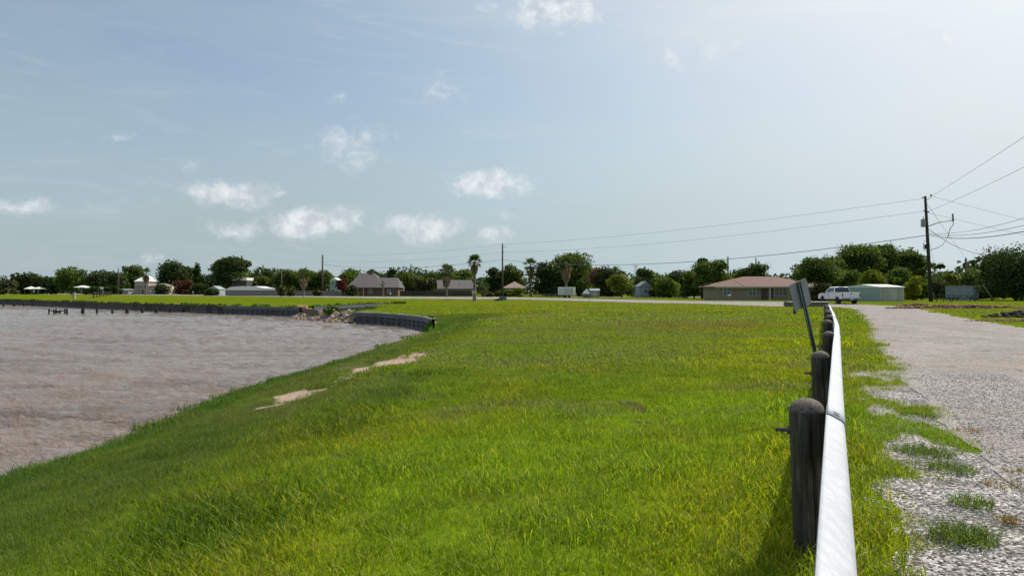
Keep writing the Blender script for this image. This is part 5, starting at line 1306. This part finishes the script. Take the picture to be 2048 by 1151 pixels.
# plate: lies behind the post (far side), post on the visible back
pc = ln_-.21; w2, h2 = .215, .215
sg = 1 if vy.y > 0 else -1
b = MB(); pl = []
for cx, cz in ((-w2,-h2),(w2,-h2),(w2,h2),(-w2,h2)):
    for a in range(5):
        an = math.atan2(cz, cx); q = (math.floor(an/(math.pi/2)))*math.pi/2+a*math.pi/8
        pl.append((cx-math.copysign(.03, cx)+.03*math.cos(q), pc+cz-math.copysign(.03, cz)+.03*math.sin(q)))
M2 = M @ Matrix(((1,0,0,0),(0,1,0,0),(0,0,1,0),(0,0,0,1)))
b.prism(pl, sg*.026, sg*.030, 'y', M2); b.build('sign_plate', 'sign_back', t)
for zz in (pc-.14, pc+.14):
    q = M @ Vector((0, -sg*.001, zz)); MB().lathe([(.0,-.006),(.009,-.006),(.009,.006),(.0,.006)], 6, Matrix.Translation(q) @ M).build('bolt', 'bolt_steel', t)

# ------------------------------------------------------------------ bulkheads
def resample(pts, step):
    out = []; L = sum(math.hypot(b[0]-a[0], b[1]-a[1]) for a, b in zip(pts[:-1], pts[1:])); n = max(1, round(L/step)); 
    cum = [0]
    for a, b in zip(pts[:-1], pts[1:]): cum.append(cum[-1]+math.hypot(b[0]-a[0], b[1]-a[1]))
    for i in range(n+1):
        s = L*i/n
        for k in range(len(pts)-1):
            if s <= cum[k+1]+1e-6: t_ = (s-cum[k])/(cum[k+1]-cum[k]); out.append((pts[k][0]+(pts[k+1][0]-pts[k][0])*t_, pts[k][1]+(pts[k+1][1]-pts[k][1])*t_)); break
    return out
def sheet_wall(label, pts, top, mat, cap_mat, step=.9, cap=True, waler=True, outward=1, name='bulkhead_wall'):
    P = resample(pts, step); o0 = P[0]; t = thing(name, label, 'retaining wall', (o0[0], o0[1], WZ)); n = len(P)
    topf = top if callable(top) else (lambda u: top)
    capb = MB(); wb = MB(); wb2 = MB()
    for i in range(n-1):
        a = Vector(P[i])-Vector(o0); b_ = Vector(P[i+1])-Vector(o0); dd = (b_-a).normalized(); nn = Vector((dd.y, -dd.x))*outward*-1
        z0, z1 = topf(i/(n-1))-WZ, topf((i+1)/(n-1))-WZ; m = MB()
        # trapezoid corrugation as one panel
        cs_ = [(0,0),(.18,0),(.30,.13),(.70,.13),(.82,0),(1,0)]
        q = [a+(b_-a)*u+nn*v for u, v in cs_]
        for j in range(5):
            u0, u1 = cs_[j][0], cs_[j+1][0]
            m.add([(q[j].x,q[j].y,-.8),(q[j+1].x,q[j+1].y,-.8),(q[j+1].x,q[j+1].y,z0+(z1-z0)*u1-.05),(q[j].x,q[j].y,z0+(z1-z0)*u0-.05)], [(0,1,2,3)])
        m.build('sheet_panel', mat, t)
        if cap:
            x = nn*.20; y = nn*-.12
            capb.add([(a.x+x.x,a.y+x.y,z0-.05),(b_.x+x.x,b_.y+x.y,z1-.05),(b_.x+y.x,b_.y+y.y,z1-.05),(a.x+y.x,a.y+y.y,z0-.05),(a.x+x.x,a.y+x.y,z0+.03),(b_.x+x.x,b_.y+x.y,z1+.03),(b_.x+y.x,b_.y+y.y,z1+.03),(a.x+y.x,a.y+y.y,z0+.03)], [(0,1,2,3),(7,6,5,4),(0,4,5,1),(2,6,7,3)])
        if waler:
            for B, zz, hh in ((wb, .18, .14), (wb2, .52, .05)):
                x = nn*.19; y = nn*.14
                B.add([(a.x+x.x,a.y+x.y,z0-zz-hh),(b_.x+x.x,b_.y+x.y,z1-zz-hh),(b_.x+y.x,b_.y+y.y,z1-zz-hh),(a.x+y.x,a.y+y.y,z0-zz-hh),(a.x+x.x,a.y+x.y,z0-zz+hh),(b_.x+x.x,b_.y+x.y,z1-zz+hh),(b_.x+y.x,b_.y+y.y,z1-zz+hh),(a.x+y.x,a.y+y.y,z0-zz+hh)], [(0,1,2,3),(7,6,5,4),(0,4,5,1),(2,6,7,3)])
    if cap: capb.build('cap', cap_mat, t)
    if waler: wb.build('waler', 'waler', t); wb2.build('waler', mat, t)
    return t
def top_of(pts):
    return lambda u: None
sheet_wall('dark vinyl bulkhead wall curving up to the near bank, right of the riprap', WALL1, lambda u: -.36+.08*u, 'vinyl_dark', 'cap_pale', .95, outward=1)
sheet_wall('dark vinyl bulkhead wall left of the riprap stones', WALL2, lambda u: -.27-.02*u, 'vinyl_dark', 'waler', .95, outward=1)
sheet_wall('dark bulkhead wall along the inlet behind the riprap weeds', [(-20.3,71.2),(-18.8,79.0),(-16.6,91.0)], lambda u: -.20, 'vinyl_dark', 'waler', .95, cap=True, outward=-1)
# old timber bulkhead to the far left
P = resample([p for p in WALL3 if p[0] > -205], 1.25); o0 = P[0]
t = thing('timber_bulkhead', 'long weathered timber bulkhead along the far shore', 'retaining wall', (o0[0], o0[1], WZ))
pane = None
for i in range(len(P)-1):
    a, b_ = Vector(P[i])-Vector(o0), Vector(P[i+1])-Vector(o0); Ls = (b_-a).length; an = math.atan2((b_-a).y, (b_-a).x)
    if pane is None:
        m = MB()
        for j in range(5): m.box(j*Ls/5+.01, (j+1)*Ls/5-.01, -.02+.02*(j % 2), .06, -.6, .93-.02*((j*3) % 4)); 
        m.box(0, Ls, -.10, -.03, .55, .72); pane = m.mesh('timber_panel'); pane.materials.append(MATS['old_timber'])
        pm = MB().tube([(0,0,-.6),(0,0,1.0)], .13, 8).mesh('timber_post'); pm.materials.append(MATS['old_timber'])
    o = link_mesh('timber_panel', pane, None, t); o.location = (a.x, a.y, random.uniform(-.03, .04)); o.rotation_euler = (0, 0, an); 
    if i % 2 == 0: o = link_mesh('timber_post', pm, None, t); n_ = Vector((math.sin(an), -math.cos(an))); o.location = (a.x-n_.x*.18*-1, a.y-n_.y*.18*-1, random.uniform(-.08, .12))
# riprap
def rock_mesh(r, s=1.0):
    bm = bmesh.new(); bmesh.ops.create_icosphere(bm, subdivisions=1, radius=1)
    for v in bm.verts: v.co *= r.uniform(.72, 1.12)
    for v in bm.verts: v.co.z *= .65; v.co.x *= 1.2
    me = bpy.data.meshes.new('rock'); bm.to_mesh(me); bm.free(); return me
rr = random.Random(4); RM = [rock_mesh(rr) for _ in range(5)]
RMn = [np.array([v.co[:] for v in m.vertices]) for m in RM]; RMf = [np.array([p.vertices[:] for p in m.polygons]) for m in RM]
def scatter_rocks(name, label, pts, mat, cat='rocks'):
    V = []; Fc = []; k = 0
    for (x, y, z, s) in pts:
        j = rr.randrange(5); a = rr.uniform(0, 6.28); c, s_ = math.cos(a), math.sin(a); q = RMn[j]*s; q = np.c_[q[:,0]*c-q[:,1]*s_, q[:,0]*s_+q[:,1]*c, q[:,2]]+np.array((x, y, z))
        V.append(q); Fc.append(RMf[j]+k); k += len(q)
    return tag(np_mesh(name, np.concatenate(V), np.concatenate(Fc), mat), label, cat, kind='stuff')
MP = resample(MOUTH, .2); pts = []
for _ in range(2300):
    i = rr.randrange(len(MP)-1); x, y = MP[i]; u = rr.random(); an = math.atan2(MP[i+1][1]-y, MP[i+1][0]-x); nn = Vector((math.sin(an), -math.cos(an)))*-1
    e = rr.uniform(-2.7, 1.0); px_, py_ = x-nn.x*-e, y-nn.y*-e
    if e < 0: px_, py_ = x+nn.x*e, y+nn.y*e
    hgt = WZ-.08+.54*float(ss(1.1, -.9, e))
    pts.append((px_, py_, hgt+rr.uniform(-.12, .1), rr.uniform(.09, .21)))
scatter_rocks('riprap_stones', 'heap of pale riprap stones in the gap between the dark bulkheads', pts, 'rock_pale')
RML = []
for m_ in RM:
    q = m_.copy(); q.materials.append(MATS['rock_white']); RML.append(q)
ROCKL = ['white boulder low on the riprap near the right bulkhead', 'pale boulder on top of the riprap near the right bulkhead', 'pale boulder at the riprap waterline, centre', 'pale boulder high in the middle of the riprap', 'small pale boulder at the left foot of the riprap', 'pale boulder where the cap of the near bulkhead ends']
for (px_, py_, s), lb in zip(((697,636,.26),(701,627,.20),(668,637,.20),(650,629,.17),(612,633,.16)), ROCKL):
    k = (py_-HY)/F; Y = (EYE+.85)/k; o = link_mesh('boulder', RML[int(px_) % 5], None); o.location = ((px_-1024)/F*Y, Y-.6, -.62 if py_ > 630 else -.5); o.scale = (s, s, s); o.rotation_euler = (0, 0, px_); tag(o, lb, 'rock')
o = link_mesh('boulder', RML[2], None); o.location = (-5.0, 44.4, -.62); o.scale = (.25, .25, .2); tag(o, ROCKL[5], 'rock')
# rusty pink drum on the bulkhead corner
t = thing('drum', 'rusty pinkish drum lying at the corner of the two dark bulkheads', 'drum', (*FX(605, 71.5), -.70))
MB().lathe([(.0,-.42),(.33,-.42),(.345,-.38),(.33,-.34),(.33,-.02),(.345,0),(.33,.02),(.33,.36),(.345,.4),(.0,.42)], 18, Matrix.Translation((0,0,.33)) @ Matrix.Rotation(R(90), 4, 'Y')).build('shell', 'rusty_drum', t, smooth=False)
MB().lathe([(.0,-.01),(.30,-.01),(.30,.012),(.0,.012)], 16, Matrix.Translation((.43,0,.33)) @ Matrix.Rotation(R(90), 4, 'Y')).build('lid', 'rusty_drum', t)
# weeds round the inlet and along the wall tops
r = np.random.default_rng(12)
def weeds(name, label, cs, rs, n, leaf, mat):
    V, Q, tn = leaf_cloud(cs, rs, n, leaf, r); tag(np_mesh(name, V, Q, mat, tint=tn), label, 'weeds', kind='stuff')
cs = []; rs = []
for _ in range(34):
    y_ = r.uniform(60.5, 84); x_ = -13.3-(y_-58)*.10-r.uniform(0, 2.6)*(1-(y_-60)/40); cs.append((x_, y_, GZ(x_, y_)+r.uniform(.0, .12))); q = r.uniform(.2, .42); rs.append((q*1.3, q, q*.7))
weeds('weeds', 'tangled green weeds growing in the inlet behind the riprap', cs, rs, 7000, .16, 'weed_leaf')
cs = []; rs = []
for x_, y_ in resample(WALL2+WALL3[1:5], 1.7):
    if r.random() < .75: cs.append((x_+.1, y_+.35, -.30)); q = r.uniform(.12, .34); rs.append((q*2, q, q*.9))
for x_, y_ in resample([(-20.3,71.2),(-18.8,79.0),(-16.6,91.0),(-14.5,95)], .8): cs.append((x_-.25, y_+.2, -.2)); q = r.uniform(.08, .26); rs.append((q*1.6, q, q))
weeds('weeds', 'ragged dark weeds along the top of the far bulkheads', cs, rs, 6000, .17, 'weed_leaf')

# ------------------------------------------------------------------ pilings in the water
def piling(label, px, ybase, h, w=.13, lean_=0.0):
    Y = (EYE-WZ)*F/(ybase-HY); X = (px-1024)/F*Y; o = MB().tube([(0,0,-.8),(lean_*h, 0, h*.6),(lean_*h*1.3, 0, h)], [w*1.1, w, w*.85], 8).build('piling', 'wet_timber'); o.location = (X, Y, WZ)
    tag(o, label, 'piling', 'old pilings standing in the brown water'); return o
P_ = [(165,626,.55,.20,'broad short piling, second from the dock remnant in the row'),(193,626,.55,.12,'thin piling between the broad short one and the leaning one'),(225,626,.55,.13,'slightly leaning piling in the middle of the row'),
      (254,625.5,.56,.19,'dark thick piling right of the leaning one'),(285,624.5,.55,.17,'grey piling right of the dark thick one'),(312,624.5,.62,.18,'tallest dark piling in the right half of the row'),
      (340,624,.62,.17,'grey piling close to the bulkhead, third from the right end'),(367,624,.55,.10,'thin piling, second from the right end of the row'),(396,623,.32,.13,'shortest piling at the right end of the row'),
      (135,628,.65,.10,'thin leaning piling immediately right of the dock remnant')]
for px_, yb, h_, w_, lb in P_: piling(lb, px_, yb, h_, w_, random.uniform(-.12, .12))
for px_, yb, lb in ((7,612.5,'leftmost dark piling by the far bulkhead'),(28,612,'second dark piling from the left by the far bulkhead'),(48,611.6,'third dark piling from the left by the far bulkhead'),(66,611.8,'fourth dark piling from the left by the far bulkhead'),(88,611.2,'fifth dark piling from the left by the far bulkhead'),(110,611,'rightmost small piling of the group by the far bulkhead')):
    piling(lb, px_, yb, .62, .15)
Y = (EYE-WZ)*F/(626.5-HY); X = (98-1024)/F*Y
t = thing('dock_remnant', 'remnant of an old dock, broken beams between stubs in the water', 'dock remnant', (X, Y, WZ)); w_ = 32/F*Y
for u, h_ in ((0,.52),(.3,.42),(.44,.5),(.68,.36),(1,.56)): MB().tube([(u*w_,0,-.6),(u*w_,0,h_)], .09, 7).build('pile', 'wet_timber', t)
MB().tube([(0,0,.34),(w_*.5,0,.26),(w_,0,.30)], .06, 6).build('beam', 'wet_timber', t); MB().tube([(w_*.28,.1,.12),(w_*.7,.1,.2)], .07, 6).build('beam', 'wet_timber', t)

# ------------------------------------------------------------------ small things on the lawn and road edge
X, Y = FX(148, 142); t = thing('concrete_pillar', 'grey concrete pillar at the top edge of the timber bulkhead', 'pillar', (X, Y, GZ(X, Y)-.1))
MB().box(-.22, .22, -.2, .2, 0, 1.25).build('shaft', 'concrete', t, bevel=.03); MB().box(-.3, .3, -.28, .28, -.1, .25).build('base', 'concrete', t, bevel=.03)
X, Y = FX(1000, 112); t = thing('utility_box', 'low blue-grey utility box on the grass in front of the central pole', 'utility box', (X, Y, GZ(X, Y)))
MB().box(-.15, 1.05, -.3, .5, 0, .52).build('cabinet', 'box_blue', t, bevel=.03); MB().box(-.2, 1.1, -.35, .55, .523, .60).build('lid', 'box_blue', t, bevel=.02)
MB().prism([(-1.1, 0), (-.16, 0), (-.16, .36), (-.5, .30)], -.2, .4).build('ramp', 'black_plastic', t); MB().box(.55, .8, -.33, -.303, .08, .2).build('latch', 'plate', t)
def sign(name, label, px, yb, yt, d, w, h, mat='sign_back', cat='sign'):
    X, Y = FX(px, d); gz = GZ(X, Y); H = ey(yt, d, gz); t = thing(name, label, cat, (X, Y, gz))
    MB().box(-.035, .035, .0, .06, -.2, H).build('post', 'steel_grey', t); MB().box(-w/2, w/2, -.02, -.004, H-h, H-.003).build('plate', mat, t, bevel=.004); return t
sign('road_sign', 'small rectangular sign on a post beside the tallest palm', 948.5, 600, 580, 112, .8, .52, 'trim_cream')
MB().box(-.3, .3, -.15, .15, 0, .25).build('base', 'concrete', [o for o in bpy.data.objects if o.name.startswith('road_sign')][-1])
sign('marker_post', 'thin dark marker post on the lawn in front of the covered boat', 1178, 602, 589, 101, .12, .14, 'steel_grey', 'post')
sign('mailbox', 'small white mailbox by the road before the brown-roofed house', 781, 594, 585, 168, .3, .4, 'white_paint', 'mailbox')
sign('mailbox', 'small white mailbox on the lawn of the rust-roofed house', 1459, 600, 588, 98, .34, .22, 'white_paint', 'mailbox')
sign('mailbox', 'small white mailbox in front of the beige two-storey house', 301, 588, 580, 262, .5, .5, 'white_paint', 'mailbox')
sign('mailbox', 'white mailbox beside the road right of the reddish tree', 386, 590, 582, 240, .4, .5, 'white_paint', 'mailbox')
sign('mailbox', 'white mailbox by the road in front of the two white tents', 68, 588, 580, 280, .5, .7, 'white_paint', 'mailbox')

# spoil heaps of dug-up earth on the right
def heap(name, label, A, n, wx, wy, hmax, smin, smax, mat, ang=0):
    pts = []
    for _ in range(n):
        u, v = rr.gauss(0, .42), rr.gauss(0, .42); u = max(-1, min(1, u)); v = max(-1, min(1, v))
        x = A[0]+u*wx*math.cos(ang)-v*wy*math.sin(ang); y = A[1]+u*wx*math.sin(ang)+v*wy*math.cos(ang); hh = hmax*max(0, 1-u*u*.8-v*v)*(.6+.5*float(vn(x*.9, y*.9, 7)))
        pts.append((x, y, GZ(x, y)+hh*rr.uniform(.2, 1)-.02, rr.uniform(smin, smax)))
    return scatter_rocks(name, label, pts, mat, 'soil heap')
A1 = G(1915, 617); heap('soil_heap', 'long low ridge of reddish dug-up soil beyond the road', (A1[0]+.5, A1[1]), 1300, 5.6, .9, .32, .06, .2, 'red_dirt', R(-10))
A1 = G(2035, 638); heap('soil_heap', 'black broken soil and asphalt heap at the right picture edge', (A1[0]+2.6, A1[1]+1.2), 1300, 3.0, 1.5, .50, .05, .15, 'black_dirt', R(-18))
A1 = G(1990, 644); heap('soil_heap', 'brownish crumbly soil spread before the black heap', (A1[0]+1.8, A1[1]), 500, 2.6, .6, .16, .05, .14, 'red_dirt', R(-30))
A1 = G(1830, 612); heap('soil_heap', 'small reddish soil heap left of the long ridge', A1, 260, 1.6, .6, .25, .08, .2, 'red_dirt')
# loose gravel stones on the shoulder
pts = []
for _ in range(13000):
    z_ = 2.2+9.5*rr.random()**1.4; off = rr.uniform(.08, 2.6); x = .4595*z_+off/.909
    pts.append((x, z_, GZ(x, z_)+.003+(.010 if off > 1.2 else 0), rr.uniform(.003, .0115)))
simple('gravel_stone', (.50,.48,.45), .85, var=.5, scale=30, bump=0)
scatter_rocks('gravel', 'loose pale gravel scattered on the road shoulder', pts, 'gravel_stone', 'gravel')
# separate grass tufts on the gravel
def tuft(label, px, py, rad, n, h, mat, seed):
    x, y = G(px, py); o = bpy.data.objects.new('grass_tuft', blade_patch('grass_tuft', n, rad, .0055, h*.5, h, seed, 1.5, mat)); COL.objects.link(o); o.location = (x, y, GZ(x, y)+(.01 if px > 1900 else 0)); tag(o, label, 'grass tuft', 'grass tufts on the gravel shoulder')
for a in (('largest isolated green tuft on the gravel, low at the right',1925,1078,.17,420,.13,'tuft_green',1),('green tuft on the gravel between the largest tuft and the big patch',1940,1010,.13,240,.08,'tuft_green',2),
          ('small brownish tuft on the gravel right of the largest green tuft',2015,1045,.06,80,.07,'tuft_dry',3),('flat brown tuft at the right picture edge on the asphalt',2010,972,.16,160,.04,'tuft_dry',4),
          ('green tuft highest up on the bright gravel, near the rail joint',1840,832,.20,260,.08,'tuft_green',5),('thin brown tuft right of the upper green tuft',1935,862,.13,110,.05,'tuft_dry',6),
          ('dense wide green tuft in the middle of the gravel shoulder',1850,905,.24,520,.10,'tuft_green',7),('olive tuft at the right end of the wide middle patch',1905,940,.18,340,.08,'tuft_green',8),
          ('small brown tuft at the far end of the flat asphalt weeds',2030,945,.10,80,.04,'tuft_dry',9)): tuft(*a)
print('objects', len(bpy.data.objects), 'tris', sum(len(m.loops)-2*len(m.polygons) for m in bpy.data.meshes))
